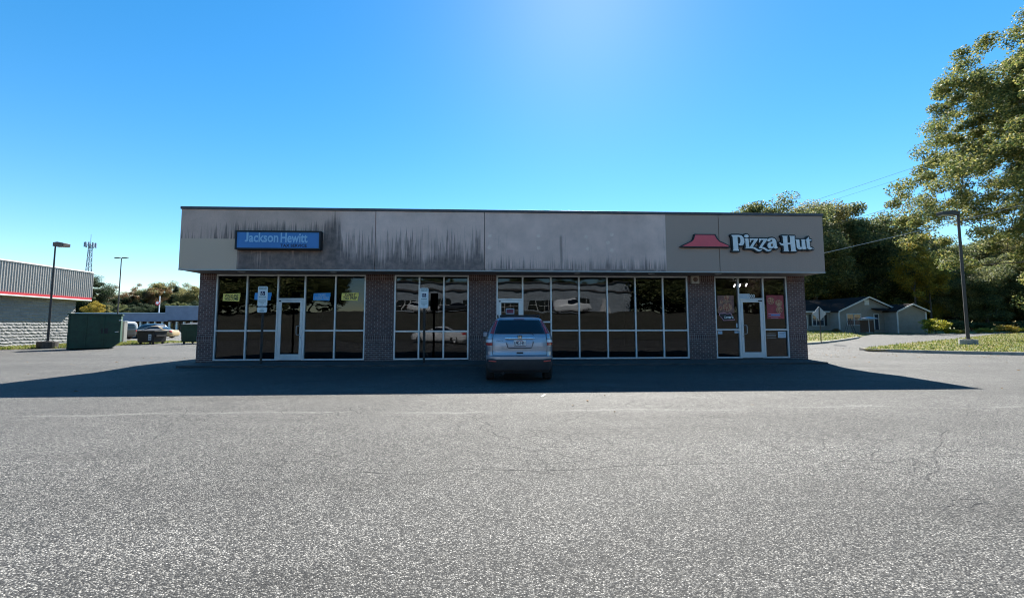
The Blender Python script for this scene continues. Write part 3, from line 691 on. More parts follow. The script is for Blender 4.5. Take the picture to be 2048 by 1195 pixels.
# things inside the right unit: ceiling fan and strip lights
e = empty('ceiling_fan', (AX(1486, 556, 2.2), 2.2, AZ(1486, 558, 2.2)-.05), 0, 'white ceiling fan seen through the top panes of the right shopfront', 'fan')
m = MB(); m.cyl((0,0,-.14), .2, .27, 'z', 16); m.cyl((0,0,.13), .02, .07, 'z', 8); m.build('motor', M['white'], e)
for k in range(4):
    a = k*1.571+.1; c, s_ = math.cos(a), math.sin(a); m = MB(); pr = [(.14,-.05),(.85,-.08),(.88,0),(.85,.08),(.14,.05)]
    m.add([(x*c-y_*s_, x*s_+y_*c, zq) for zq in (.05, .062) for x, y_ in pr], [(4,3,2,1,0),(5,6,7,8,9)]+[(i,(i+1)%5,5+(i+1)%5,5+i) for i in range(5)]); m.build('blade', M['white'], e)
M['lamp'] = simple('lit_lamp', (1, .97, .9), .5, var=0, emit=14)
for k, (u, v_) in enumerate(((1469, 571), (1479.5, 570.5), (1492.5, 569.5))):
    p = at(u, v_, 2.6); e = empty('lit_lamp', p, 0, ['small lit lamp inside the right shop, leftmost of three', 'small lit lamp inside the right shop, middle of three', 'small lit lamp inside the right shop, rightmost of three'][k], 'lamp', 'lit lamps inside the right shop')
    m = MB(); m.tube([(-.03,0,-.06),(.03,0,.06)], .028, 8); m.build('lamp_tube', M['lamp'], e); m = MB(); m.tube([(0,0,.07),(0,0,3.79-p.z)], .008, 6); m.build('stem', M['black'], e)

# ------------------------------------------------------------------ ACCESSIBLE PARKING SIGNS
M['sign_white'] = simple('sign_white', (.72, .74, .74), .45, var=.06, scale=5); M['rust_post'] = simple('rust_post', (.055, .04, .034), .85, var=.4, scale=12)
M['greenish'] = simple('sign_green_ink', (.01, .09, .05), .5, var=0)
def wheelchair(parent, cx, cz, s, y):
    m = MB(); m.box(cx-s, cx+s, y-.002, y, cz-s, cz+s); m.build('symbol_field', M['navy'], parent)
    m = MB(); g = .14*s; yy = (y-.004, y-.0021)
    disc(m, cx-.05*s, cz+.66*s, .15*s, *yy)
    m.prism([(cx-.16*s, cz+.45*s), (cx+.03*s, cz+.45*s), (cx+.05*s, cz-.12*s), (cx-.12*s, cz-.12*s)], *yy)
    m.prism([(cx-.1*s, cz-.12*s), (cx-.1*s, cz+.02*s), (cx+.42*s, cz+.02*s), (cx+.62*s, cz-.5*s), (cx+.5*s, cz-.55*s), (cx+.33*s, cz-.12*s)], *yy)
    for k in range(13):
        a0, a1 = R(110 + k*18), R(110 + (k+1)*18); r0, r1 = .42*s, .54*s
        m.prism([(cx-.1*s+r0*math.cos(a0), cz-.3*s+r0*math.sin(a0)), (cx-.1*s+r1*math.cos(a0), cz-.3*s+r1*math.sin(a0)), (cx-.1*s+r1*math.cos(a1), cz-.3*s+r1*math.sin(a1)), (cx-.1*s+r0*math.cos(a1), cz-.3*s+r0*math.sin(a1))], y-.0038, y-.0022)
    m.build('wheelchair_symbol', M['white'], parent)
def psign(u_top, u_base, Y, v0, v1, wpx, label, small=None, tilt=0):
    base = at(u_base, 722, Y); x_t = AX(u_top, (v0+v1)/2, Y); z1 = AZ(u_top, v0, Y); z0 = AZ(u_top, v1, Y); hw = wpx/2/ (FPX/(Y+CD)) 
    e = empty('parking_sign', (base.x, Y, -.01), 0, label, 'parking sign', 'accessible parking signs in front of the shopfront')
    dx = x_t - base.x; top = z1 - .1
    m = MB(); m.tube([(0, .03, 0), (dx*.55, .03, top*.6), (dx, .03, top)], .042, 4); m.build('post', M['rust_post'], e)
    sh = (AX(u_top, v0, Y) - AX(u_top, v1, Y))
    def rr(x, z, w, h, r=.03): return [(x-w+r,z),(x+w-r,z),(x+w,z+r),(x+w,z+h-r),(x+w-r,z+h),(x-w+r,z+h),(x-w,z+h-r),(x-w,z+r)]
    H = z1-z0; zb = z0 + .01
    p = MB(); p.prism(rr(dx, zb, hw, H), -.022, -.019); pn = p.build('sign_plate', M['sign_white'], e)
    text_mesh("RESERVED\nPARKING", dx-.82*hw, dx+.82*hw, zb+.83*H, zb+.965*H, -.0222, M['greenish'], 'lettering', pn, ext=.001, off=.02)
    wheelchair(pn, dx, zb+.64*H, .45*hw, -.0222)
    m = MB()
    for k, (a, zz_) in enumerate(((.7, .44), (.78, .32), (.8, .265), (.74, .21), (.35, .14), (.12, .06))):
        n_ = max(1, int(a*9)); 
        for q in range(n_): m.box(dx + hw*a*(2*q/n_-1), dx + hw*a*(2*(q+.72)/n_-1), -.0232, -.0222, zb+zz_*H, zb+(zz_+(.028 if k == 0 else .018))*H)
    m.build('small_print', M['greenish'], pn)
    m = MB(); m.box(dx-.9*hw, dx+.9*hw, -.0228, -.0221, zb+.39*H, zb+.394*H); m.build('rule_line', M['greenish'], pn)
    if small:
        s0, s1 = AZ(u_top, small[1], Y), AZ(u_top, small[0], Y)
        p = MB(); p.prism(rr(dx, s0, hw, s1-s0), -.022, -.019); pn = p.build('lower_plate', M['sign_white'], e)
        m = MB()
        for q in range(5): m.box(dx + hw*(-.3+.12*q), dx + hw*(-.22+.12*q), -.0232, -.0222, s0+.5*(s1-s0), s0+.62*(s1-s0))
        for q in range(8): m.box(dx + hw*(-.5+.12*q), dx + hw*(-.42+.12*q), -.0232, -.0222, s0+.24*(s1-s0), s0+.36*(s1-s0))
        m.build('small_print', M['greenish'], pn)
    m = MB()
    for zz_ in (zb+.05, zb+H-.05): m.cyl((dx, -.028, zz_), .012, .008, 'y', 8)
    m.build('bolt', M['galv'], e)
psign(526, 520.5, -1.05, 572.4, 611.8, 18.6, 'reserved parking sign with a second small plate below it, on a leaning brown post', (613.2, 624))
psign(848.6, 847.5, -1.05, 575.8, 615.8, 16.6, 'reserved parking sign with a single white plate, in front of the three-pane shopfront')
# ------------------------------------------------------------------ VEHICLES (lofted bodies, rear at local y=0, nose towards +y)
def interp(tab, z, k):
    if z <= tab[0][0]: return tab[0][k]
    for a, b in zip(tab[:-1], tab[1:]):
        if z <= b[0]:
            t = (z-a[0])/(b[0]-a[0]); return a[k] + (b[k]-a[k])*t
    return tab[-1][k]
class Car:
    def __init__(s, tab, a=4.0, b=14.0, bf=8.0): s.tab = tab; s.a = a; s.b = b; s.bf = bf
    def w(s, z): return interp(s.tab, z, 1)
    def rear(s, x, z):
        r, f, w = interp(s.tab, z, 2), interp(s.tab, z, 3), s.w(z); l = (f-r)/2; c = (f+r)/2
        q = max(0.0, 1 - min(1, abs(x)/w)**s.a); return c - l * q**(1/s.b)
    def side(s, y, z):
        r, f, w = interp(s.tab, z, 2), interp(s.tab, z, 3), s.w(z); l = (f-r)/2; c = (f+r)/2; t = abs(y-c)/l
        bb = s.b if y < c else s.bf
        return w * max(0.0, 1 - min(1, t)**bb)**(1/s.a)
    def ring(s, z, n=72):
        r, f, w = interp(s.tab, z, 2), interp(s.tab, z, 3), s.w(z); l = (f-r)/2; c = (f+r)/2; out = []
        for k in range(n):
            t = 2*math.pi*(k+.5)/n; st, ct = math.sin(t), math.cos(t)
            bb = s.b if ct < 0 else s.bf
            out.append((w*math.copysign(abs(st)**(2/s.a), st), c + l*math.copysign(abs(ct)**(2/bb), ct), z))
        return out
    def body(s, name, mat, parent, z0, z1, nz=40, wheels=(), wr=.37, n=72, arch_x=.55):
        m = MB(); zs = sorted(set([round(z0 + (z1-z0)*i/nz, 4) for i in range(nz+1)] + [t[0] for t in s.tab if z0 <= t[0] <= z1])); v = []; f = []
        for z in zs: v += s.ring(z, n)
        for i in range(len(zs)-1):
            for k in range(n): f.append((i*n+k, (i+1)*n+k, (i+1)*n+(k+1) % n, i*n+(k+1) % n))
        f += [tuple(range(n)), tuple((len(zs)-1)*n+k for k in range(n))[::-1]]
        m.add(v, f); o = m.build(name, mat, parent)
        if wheels:
            cm = MB()
            for yw in wheels:
                for sx in (-1, 1): cm.cyl((sx*arch_x if sx > 0 else -1.3, yw, wr), wr+.055, 1.3-arch_x, 'x', 28)
            c = cm.build('cutter', mat); bo = o.modifiers.new('b', 'BOOLEAN'); bo.object = c; bo.operation = 'DIFFERENCE'; bo.solver = 'EXACT'
            bpy.context.view_layer.update(); me = bpy.data.meshes.new_from_object(o.evaluated_get(bpy.context.evaluated_depsgraph_get())); o.modifiers.clear(); o.data = me; bpy.data.objects.remove(c, do_unlink=True)
        bm = bmesh.new(); bm.from_mesh(o.data); bmesh.ops.recalc_face_normals(bm, faces=bm.faces); bm.to_mesh(o.data); bm.free()
        o.data.polygons.foreach_set('use_smooth', [len(p.vertices) == 4 for p in o.data.polygons])
        o.data.set_sharp_from_angle(angle=R(32)); return o
    def patch(s, name, poly, off, mat, parent, th=.004, step=.05, side=None):
        # poly in (x,z) on the rear, or (y,z) on the side
        pts = []
        for i in range(len(poly)):
            a = Vector(poly[i]); b = Vector(poly[(i+1) % len(poly)]); n = max(1, int((b-a).length/step)); pts += [a.lerp(b, k/n) for k in range(n)]
        nb = len(pts); xs = [p[0] for p in poly]; ys = [p[1] for p in poly]; x = min(xs)+step/2
        while x < max(xs):
            y = min(ys)+step/2
            while y < max(ys):
                if inpoly(x, y, poly): pts.append(Vector((x, y)))
                y += step
            x += step
        r = delaunay_2d_cdt(pts, [(i, (i+1) % nb) for i in range(nb)], [list(range(nb))], 2, 1e-5); m = MB()
        def P(p):
            if side is None: return (p.x, s.rear(p.x, p.y) - off, p.y)
            return (side*(s.side(p.x, p.y) + off), p.x, p.y)
        m.add([P(p) for p in r[0]], [f for f in r[2]]); o = m.build(name, mat, parent, smooth=True)
        so_ = o.modifiers.new('t', 'SOLIDIFY'); so_.thickness = th; so_.offset = 0; return o
def wheel(parent, x, y, r, w, rim='rim_silver', hub=True, sx=1):
    e = empty('wheel', (x, y, r), 0); e.parent = parent
    m = MB(); m.lathe([(-w/2, r*.62), (-w/2, r*.9), (-w/2+.02, r*.985), (-w/4, r), (w/4, r), (w/2-.02, r*.985), (w/2, r*.9), (w/2, r*.62), (w/2-.03, r*.6), (-w/2+.03, r*.6), (-w/2, r*.62)], 'x', 32); m.build('tyre', M['tyre'], e, smooth=True)
    m = MB(); d = sx*(w/2-.035)
    m.lathe([(sx*(w/2-.01), r*.63), (sx*(w/2-.02), r*.56), (d-sx*.08, r*.54)], 'x', 32); m.lathe([(d+sx*.012, .001), (d+sx*.012, r*.16), (d-sx*.02, r*.2)], 'x', 20)
    for k in range(5):
        a = k*1.2566+.3
        for da in (-.13, .13):
            m.tube([(d, math.cos(a)*r*.13, math.sin(a)*r*.13), (d, math.cos(a+da)*r*.57, math.sin(a+da)*r*.57)], r*.045, 6)
    m.build('rim', M[rim], e); m = MB(); m.lathe([(d-sx*.05, .001), (d-sx*.05, r*.55)], 'x', 24); m.build('brake_disc', M['black'], e)
    return e
def paint(name, col, metal=.0):
    t = NT(name); t.set(t.b, 'Base Color', col); t.b.inputs['Roughness'].default_value = .32; t.b.inputs['Metallic'].default_value = metal; t.b.inputs['Coat Weight'].default_value = .8; t.b.inputs['Coat Roughness'].default_value = .04
    v = t.co(); d = t.rng(t.noise(v, 1.5, 5, .7), .35, .7, .28, .42); t.t.links.new(d, t.b.inputs['Roughness'])
    return t.m
M['rim_silver'] = simple('rim_silver', (.45, .46, .48), .3, .8, var=.05)
M['silver_blue'] = paint('silver_blue_paint', (.29, .33, .40), .6)
M['car_white'] = paint('white_car_paint', (.72, .73, .75)); M['car_black'] = paint('black_car_paint', (.015, .016, .02)); M['car_tan'] = paint('tan_car_paint', (.42, .30, .14)); M['car_red'] = paint('red_car_paint', (.3, .04, .03))
M['lamp_red'] = simple('red_lens', (.42, .012, .018), .12, var=.05, coat=.5); M['lamp_dark'] = simple('dark_red_lens', (.30, .015, .02), .12, var=.05, coat=.5); M['lamp_clear'] = simple('clear_lens', (.72, .74, .78), .12, var=.05, coat=.5)
M['reflector'] = simple('red_reflector', (.75, .10, .07), .3, var=.03)
M['chrome'] = simple('chrome', (.8, .85, .9), .12, .9, var=0); M['cladding'] = simple('grey_cladding', (.035, .037, .042), .7, var=.15)
# ---- parked crossover in front of the shops
# table: z, half width, rear y, front y
T1 = [(.24,.80,.16,4.18),(.32,.84,.09,4.28),(.50,.875,.015,4.40),(.60,.885,.0,4.44),(.665,.885,.0,4.45),(.69,.88,.055,4.45),(.78,.888,.075,4.43),(.92,.895,.075,4.38),(1.02,.89,.085,4.2),(1.10,.878,.10,3.6),(1.16,.862,.115,3.3),(1.23,.838,.14,3.12),(1.32,.79,.20,2.95),(1.42,.735,.28,2.76),(1.50,.695,.34,2.6),(1.57,.655,.405,2.45),(1.615,.62,.43,2.35),(1.64,.585,.44,2.2),(1.665,.52,.50,2.1),(1.68,.40,.62,1.9),(1.685,.2,.9,1.6)]
c1 = Car(T1, 4.6, 16.0, 7.0)
RY = -CD + 9.78
cx = AX(1040, 700, RY)
car = empty('parked_crossover', (cx, RY, -.146), R(-.6), 'pale silver blue crossover parked nose-in in front of the shops, seen from behind', 'car')
c1.body('body', M['silver_blue'], car, .47, 1.685, 44, wheels=(.80, 3.42), wr=.345)
bp = c1.body('lower_cladding', M['cladding'], car, .24, .468, 8, wheels=(.80, 3.42), wr=.345)
u = Car([(z, w_-.035, r_+.03, f_-.03) for z, w_, r_, f_ in T1], 4.6, 16, 7); m = MB(); m.box(-.62, .62, .5, 4.1, .22, .5); m.build('underside', M['black'], car)
m = MB(); m.tube([(-.42, .09, .235), (-.42, .5, .24)], .03, 10); m.build('exhaust_pipe', M['black'], car)
for yw in (.80, 3.42):
    for sx in (-1, 1): wheel(car, sx*.775, yw, .345, .225, sx=sx)
# lower rear valance, bumper step, reflectors
c1.patch('rear_valance', [(-.80,.30),(.80,.30),(.86,.50),(.84,.595),(.72,.615),(.60,.60),(-.60,.60),(-.72,.615),(-.84,.595),(-.86,.50)], .008, M['cladding'], car, .01)
for sx in (-1, 1): c1.patch('reflector', [(sx*.60,.535),(sx*.79,.54),(sx*.79,.568),(sx*.60,.563)], .02, M['reflector'], car, .006, .03)
# tailgate: shut lines
gap = simple('shut_line', (.01, .01, .012), .9, var=0)
m = MB(); tg = [(-.69,.70),(-.70,.80),(-.70,1.0),(-.69,1.12),(-.665,1.24)]
for sx in (-1, 1): m.tube([(sx*-x, c1.rear(x, z)-.001, z) for x, z in tg], .005, 6)
m.tube([(x, c1.rear(x, .695)-.003, .697) for x in np.linspace(-.69, .69, 15)], .005, 6); m.build('shut_line', gap, car)
c1.patch('lower_handle', [(-.09,.735),(.09,.735),(.08,.775),(-.08,.775)], .006, M['black'], car, .012)
c1.patch('tailgate_crease', [(-.70,.795),(.70,.795),(.70,.802),(-.70,.802)], .004, M['chrome'], car, .003)
# plate recess
M['silver_deep'] = paint('silver_shaded_paint', (.24, .29, .38), .55)  # darker copy of the body paint, recess shade put into the colour
c1.patch('plate_recess', [(-.365,1.105),(.365,1.105),(.355,1.03),(.31,.895),(.27,.875),(-.27,.875),(-.31,.895),(-.355,1.03)], .005, M['silver_deep'], car, .004)
m = MB(); m.tube([(-.355, c1.rear(.355,1.03)-.008, 1.03), (-.305, c1.rear(.305,.89)-.008, .892), (-.27, c1.rear(.27,.87)-.008, .874), (.27, c1.rear(.27,.87)-.008, .874), (.305, c1.rear(.305,.89)-.008, .892), (.355, c1.rear(.355,1.03)-.008, 1.03)], .008, 6); m.build('recess_edge', M['cladding'], car)
c1.patch('chrome_bar', [(-.375,1.105),(.375,1.105),(.37,1.145),(-.37,1.145)], .022, M['chrome'], car, .02, .04)
# emblem
e = empty('emblem', (0, c1.rear(0, 1.15)-.034, 1.15)); e.parent = car
eb = [(-.052,.045),(.052,.045),(.045,-.035),(.03,-.048),(-.03,-.048),(-.045,-.035)]
outline('emblem_field', [[(a*1.15, b_*1.15) for a, b_ in eb]], 0, .004, M['black'], e)
outline('emblem_mark', [[(-.038,.036),(-.022,.036),(-.016,.004),(.016,.004),(.022,.036),(.038,.036),(.03,-.038),(.016,-.038),(.012,-.012),(-.012,-.012),(-.016,-.038),(-.03,-.038)]], -.0042, .003, M['chrome'], e)
# number plate
py = c1.rear(0, 1.0)-.014; e = empty('number_plate', (0, py, .925)); e.parent = car
m = MB(); m.box(-.155, .155, -.004, .003, 0, .155); m.build('plate', M['sign_white'], e, bevel=.004)
m = MB(); m.box(-.155, .155, -.0045, -.0041, 0, .006); m.box(-.15,.15,-.0052,-.0046,.008,.02); m.build('plate_frame', M['navy'], e)
text_mesh("LFK-1431", -.14, .14, .032, .122, -.0045, M['navy'], 'plate_number', e, ext=.0012, off=.035)
m = MB()
for k in range(7): m.box(-.08+.023*k, -.062+.023*k, -.005, -.0042, .128, .142)
m.build('state_lettering', M['red'], e)
# script badge left of the recess
m = MB(); m.tube([(-.60+.03*k, c1.rear(-.5,1.06)-.004, 1.06+.012*math.sin(k*1.9)) for k in range(7)], .004, 5); m.build('script_badge', M['cladding'], car)
# rear glass, wiper, spoiler lip
c1.patch('rear_window', [(-.655,1.235),(.655,1.235),(.60,1.42),(.535,1.60),(-.535,1.60),(-.60,1.42)], .006, M['darkglass'], car, .004, .04)
m = MB(); m.tube([(0, c1.rear(0,1.26)-.02, 1.26), (.18, c1.rear(.18,1.27)-.02, 1.265), (.34, c1.rear(.34,1.29)-.02, 1.275)], .008, 6); m.cyl((0, c1.rear(0,1.26)-.03, 1.26), .02, .03, 'y', 12); m.build('rear_wiper', M['black'], car)
m = MB(); m.tube([(.30, c1.rear(.3,1.24)-.012, 1.245), (.36, c1.rear(.36,1.2)-.012, 1.20)], .006, 6); m.build('washer_jet', M['black'], car)
for k in range(1): c1.patch('brake_light', [(-.14,1.612),(.14,1.612),(.14,1.622),(-.14,1.622)], .006, M['lamp_dark'], car, .006)
# lamps: low cluster + tall pillar strip
for sx in (-1, 1):
    q = lambda pl: [(sx*a, b) for a, b in pl]
    tl = c1.patch('tail_lamp', q([(.705,.945),(.868,.945),(.874,1.01),(.705,1.01)]), .012, M['lamp_red'], car, .012, .03)
    c1.patch('reversing_lens', q([(.705,1.013),(.874,1.013),(.866,1.085),(.70,1.085)]), .012, M['lamp_clear'], tl, .012, .03)
    c1.patch('upper_lens', q([(.70,1.089),(.864,1.089),(.815,1.235),(.70,1.235)]), .012, M['silver_blue'], tl, .012, .03)
    c1.patch('pillar_lamp', q([(.672,1.24),(.76,1.24),(.715,1.36),(.665,1.49),(.615,1.59),(.56,1.585),(.62,1.42)]), .014, M['lamp_dark'], tl, .012, .03)
# sides: glass, mirrors, handles, roof rails
for sx in (-1, 1):
    c1.patch('side_window', [(.62,1.16),(1.35,1.13),(1.35,1.54),(.85,1.50)], .004, M['darkglass'], car, .004, .08, side=sx)
    c1.patch('side_window', [(1.42,1.13),(2.1,1.11),(2.1,1.545),(1.42,1.545)], .004, M['darkglass'], car, .004, .08, side=sx)
    c1.patch('side_window', [(2.17,1.11),(2.85,1.10),(2.55,1.38),(2.25,1.53),(2.17,1.54)], .004, M['darkglass'], car, .004, .08, side=sx)
    m = MB(); m.tube([(sx*.86, 2.78, 1.12), (sx*.93, 2.78, 1.14)], .02, 6); m.build('mirror_arm', M['black'], car)
    m = MB(); m.prismx([(2.70,1.08),(2.84,1.10),(2.86,1.20),(2.80,1.24),(2.70,1.24)], sx*.90, sx*1.04); m.build('door_mirror', M['silver_deep'], car, bevel=.02)
    for yh in (1.3, 2.2): m = MB(); m.tube([(sx*(c1.side(yh, 1.0)+.02), yh, 1.0), (sx*(c1.side(yh, 1.0)+.02), yh+.2, 1.0)], .016, 8); m.build('door_handle', M['silver_blue'], car)
    m = MB(); m.tube([(sx*.56, .72, 1.66), (sx*.565, .80, 1.715), (sx*.57, 1.2, 1.735), (sx*.57, 1.9, 1.73), (sx*.56, 2.15, 1.70), (sx*.55, 2.22, 1.66)], .02, 8); m.build('roof_rail', M['black'], car, smooth=True)
for y_ in (.95, 1.75): m = MB(); m.prism([(-.52,1.70),(.52,1.70),(.50,1.745),(-.50,1.745)], y_, y_+.07); m.build('cross_bar', M['black'], car, bevel=.01)

# ---- generic cars: built from a table, parts by name
def gen_car(name, label, loc, rz, pm, kind='sedan', group=None):
    if kind == 'sedan': T = [(.2,.80,.1,4.55),(.35,.88,.0,4.75),(.6,.90,.0,4.8),(.8,.89,.05,4.7),(.93,.86,.12,4.3),(.96,.82,.5,3.6),(1.0,.78,.75,3.4),(1.2,.68,1.15,3.0),(1.36,.6,1.5,2.6),(1.43,.5,1.8,2.3),(1.45,.3,2,2.1)]; wr = .33; wb = (.95, 3.8); top = 1.45; gl = [(1.0,.99),(3.35,.99),(2.7,1.33),(1.6,1.35)]
    elif kind == 'suv': T = [(.25,.82,.1,4.55),(.4,.90,.0,4.7),(.7,.92,.0,4.75),(.95,.9,.06,4.6),(1.05,.88,.12,4.0),(1.12,.85,.2,3.4),(1.4,.74,.4,2.9),(1.6,.66,.6,2.6),(1.68,.5,.8,2.3),(1.70,.3,1,2)]; wr = .36; wb = (.9, 3.75); top = 1.70; gl = [(.45,1.14),(3.3,1.14),(2.75,1.5),(.7,1.55)]
    else: T = [(.3,.85,.1,5.3),(.5,.95,.0,5.5),(.9,.97,.0,5.5),(1.05,.96,.0,5.2),(1.12,.93,.02,4.0),(1.5,.86,.06,3.6),(1.85,.82,.15,3.0),(1.95,.7,.4,2.7),(1.97,.5,.6,2.5)]; wr = .39; wb = (1.0, 4.5); top = 1.97; gl = [(2.3,1.2),(3.7,1.2),(3.2,1.7),(2.3,1.75)]
    c = Car(T, 5, 12, 6); e = empty(name, loc, rz, label, 'car' if kind != 'truck' else 'pickup truck', group)
    c.body('body', M[pm], e, T[0][0], top, 24, wheels=wb, wr=wr, n=48)
    m = MB(); m.box(-.6, .6, .4, T[1][3]-.4, .2, .5); m.build('underside', M['black'], e)
    for sx in (-1, 1):
        c.patch('side_window', gl, .004, M['darkglass'], e, .004, .12, side=sx)
        for yw in wb: wheel(e, sx*.78, yw, wr, .22, sx=sx)
        zl = .78 if kind != 'truck' else .9
        c.patch('tail_lamp', [(sx*.6, zl-.08), (sx*.82, zl-.08), (sx*.82, zl+.08), (sx*.6, zl+.08)], .006, M['lamp_red'], e, .01, .05)
    zt_ = top-.12; zb2 = 1.02 if kind == 'sedan' else 1.15
    c.patch('rear_window', [(-.6, zb2), (.6, zb2), (.5, zt_), (-.5, zt_)], .006, M['darkglass'], e, .004, .1)
    # windscreen via mirrored table
    cf = Car([(z, w_, T[1][3]-f_, T[1][3]-r_) for z, w_, r_, f_ in T], 5, 6, 12)
    ws = cf.patch('windscreen', [(-.62, zb2), (.62, zb2), (.5, zt_), (-.5, zt_)], .006, M['darkglass'], e, .004, .1); ws.location.y = T[1][3]; ws.scale.y = -1
    return e
# ---- far vehicles to the left and the one behind the photographer (seen in the shop glass)
def put(u, v, Y): p = at(u, v, Y); return p
p = at(259, 676, 28.5)
t = gen_car('pickup_truck', 'dark pickup with a rounded white cargo cap, beyond the green dumpster', (p.x, p.y, -.15), R(82), 'car_black', 'truck')
m = MB(); prof = [(-.85,0),(.85,0),(.86,.35),(.78,.62),(.6,.76),(-.6,.76),(-.78,.62),(-.86,.35)]
m.prism(prof, .1, 2.2); o = m.build('cargo_cap', M['white'], t, bevel=.06); o.location.z = 1.12
def row(lst, group):
    for u, Y, rz, pm, kd, lab in lst:
        p = at(u, 675, Y); gen_car('parked_car', lab, (p.x, p.y, zf(p.x, p.y)), R(rz), pm, kd, group)
row([(328, 34, 78, 'car_black', 'suv', 'black car parked just left of the yellowish car beyond the far kerb'), (352, 33, 96, 'car_tan', 'sedan', 'tan yellow car parked beyond the far kerb, beside the brick corner')], 'cars parked in the far left lot')
gen_car('parked_car', 'white car reflected in the three-pane shop window, parked beside where the photo was taken', (-2.35, -17.3, -.15), R(90), 'car_white', 'sedan')
# ------------------------------------------------------------------ LEFT SIDE
yE = 17.4                                # far end of the metal-clad shop
pE = at(148.5, 650, yE); dxy = ray(922, 651); slope = dxy.x / dxy.y
def lwx(y): return pE.x + (y - yE) * slope
H1, H2, H3 = 5.86, 3.75, 3.55            # top, band bottom
LB = empty('metal_clad_shop', (pE.x, yE, -.15), 0, 'shop with ribbed grey metal band, red and white stripe and rough white block wall', 'building')
LB.rotation_euler.z = -math.atan(slope); sy0 = -34
M['block'] = None
t = NT('split_face_block'); v = t.co(); pz = t.xyz(v); b = t.n('TexBrick'); t.set(b, 'Vector', t.comb(t.math('ADD', pz[1], pz[0]), pz[2])); b.inputs['Scale'].default_value = 1; b.inputs['Brick Width'].default_value = .41; b.inputs['Row Height'].default_value = .205; b.inputs['Mortar Size'].default_value = .012
b.inputs['Color1'].default_value = (.21, .21, .215, 1); b.inputs['Color2'].default_value = (.27, .265, .26, 1); b.inputs['Mortar'].default_value = (.2, .2, .2, 1)
t.set(t.b, 'Base Color', b.outputs['Color']); t.b.inputs['Roughness'].default_value = .9
hh = t.math('ADD', t.math('MULTIPLY', b.outputs['Fac'], -.8), t.math('MULTIPLY', t.noise(v, 9, 4, .7), 1.6)); t.bump(hh, .5, .02); M['block'] = t.m
m = MB(); m.box(-26, -.10, sy0, -.05, 0, H3)
rr_ = random.Random(3); ny, nz = 190, 50; v_ = []; f_ = []
for j in range(nz+1):
    for i in range(ny+1):
        course = (j % 3 == 0); brk = False
        v_.append((-.022 + rr_.uniform(-.006, .006) if (course or brk) else rr_.uniform(-.014, .022), -i*.105, H3*j/nz))
for j in range(nz):
    for i in range(ny): a = j*(ny+1)+i; f_.append((a, a+1, a+ny+2, a+ny+1))
m.add(v_, f_); m.box(-.10, -.052, sy0, -ny*.105, 0, H3); m.box(-.10, -.045, -.049, 0, 0, H3); m.build('block_wall', M['block'], LB)
ov = .50; oe = .6
M['rib'] = simple('ribbed_grey_metal', (.38, .355, .33), .5, .1, var=.08)
m = MB(); prof = []; y = sy0
while y < oe:     # ribs standing out from the sheet
    prof += [(y, 0), (y+.10, 0), (y+.115, .03), (y+.145, .03), (y+.16, 0)]; y += .16
v_ = []; f_ = []
for yy, xx in prof: v_ += [(ov+xx, yy, H2), (ov+xx, yy, H1-.06)]
for i in range(len(prof)-1): f_.append((2*i, 2*i+2, 2*i+3, 2*i+1))
m.add(v_, f_); m.box(-26, ov-.01, sy0, oe, H2-.18, H1-.07); m.build('metal_band', M['rib'], LB)
m = MB(); m.box(-26, ov+.06, sy0, oe+.05, H1-.059, H1+.03); m.build('coping', M['white'], LB)
m = MB(); m.box(ov-.009, ov+.055, sy0, oe+.03, H2-.17, H2-.005); m.build('stripe', M['red'], LB)
m = MB(); m.box(ov-.009, ov+.075, sy0, oe+.04, H2-.25, H2-.172); m.box(-26, ov+.04, sy0, oe, H2-.25, H2-.19); m.build('white_stripe', M['white'], LB)
# gas meter by the wall
p = at(14, 690, 10.0); e = empty('pipe_riser', (lwx(11.0)+.28, 10.6, -.12), 0, 'grey pipes and meter standing in the grass against the rough block wall', 'utility meter')
m = MB(); m.tube([(0,-.6,0),(0,-.6,1.55)], .035, 8); m.tube([(0,.1,0),(0,.1,.55),(0,.45,.55),(0,.45,0)], .03, 8); m.tube([(0,.45,.35),(0,.95,.35),(0,.95,0)], .03, 8); m.build('pipe', M['galv'], e)
m = MB(); m.lathe([(-.12,.001),(-.12,.16),(.12,.16),(.12,.001)], 'x', 18, (.02,.28,.62)); m.box(-.1,.12,.5,.85,.42,.72); m.build('meter', M['steel_brown'], e, bevel=.02)
# curbed grass strips
gs = [(-30.9, -24), (-30.9, 5), G(0, 699.5), G(130, 696), G(180, 694.5), G(244, 690.5), G(340, 685.5), (-11, 19.5), (-11, 22.5), G(340, 682.5), G(250, 682.5), (-36, 21), (-40, -24)]
tag(drape('lawn', gs, M['grass'], 2.0, .03), kind='structure')
tag(blades('grass', [gs], 16000, .13, M['blade'], (-40, -11, 2, 23), .03, 3), 'weedy grass strip along the block wall and behind the dumpsters', 'grass')
# far lot beyond the strip, and asphalt right up to the plaza
flot = [(-120, 22.6), (-11, 23.2), (12, 24), (12, 96), (-120, 96)]
tag(drape('far_parking_lot', [G(250, 682), G(340, 682), (-11, 22.6), (12, 23.9), (12, 96), (-130, 96), (-130, 40)], M['asphalt_far'], 6, -.02), kind='structure')
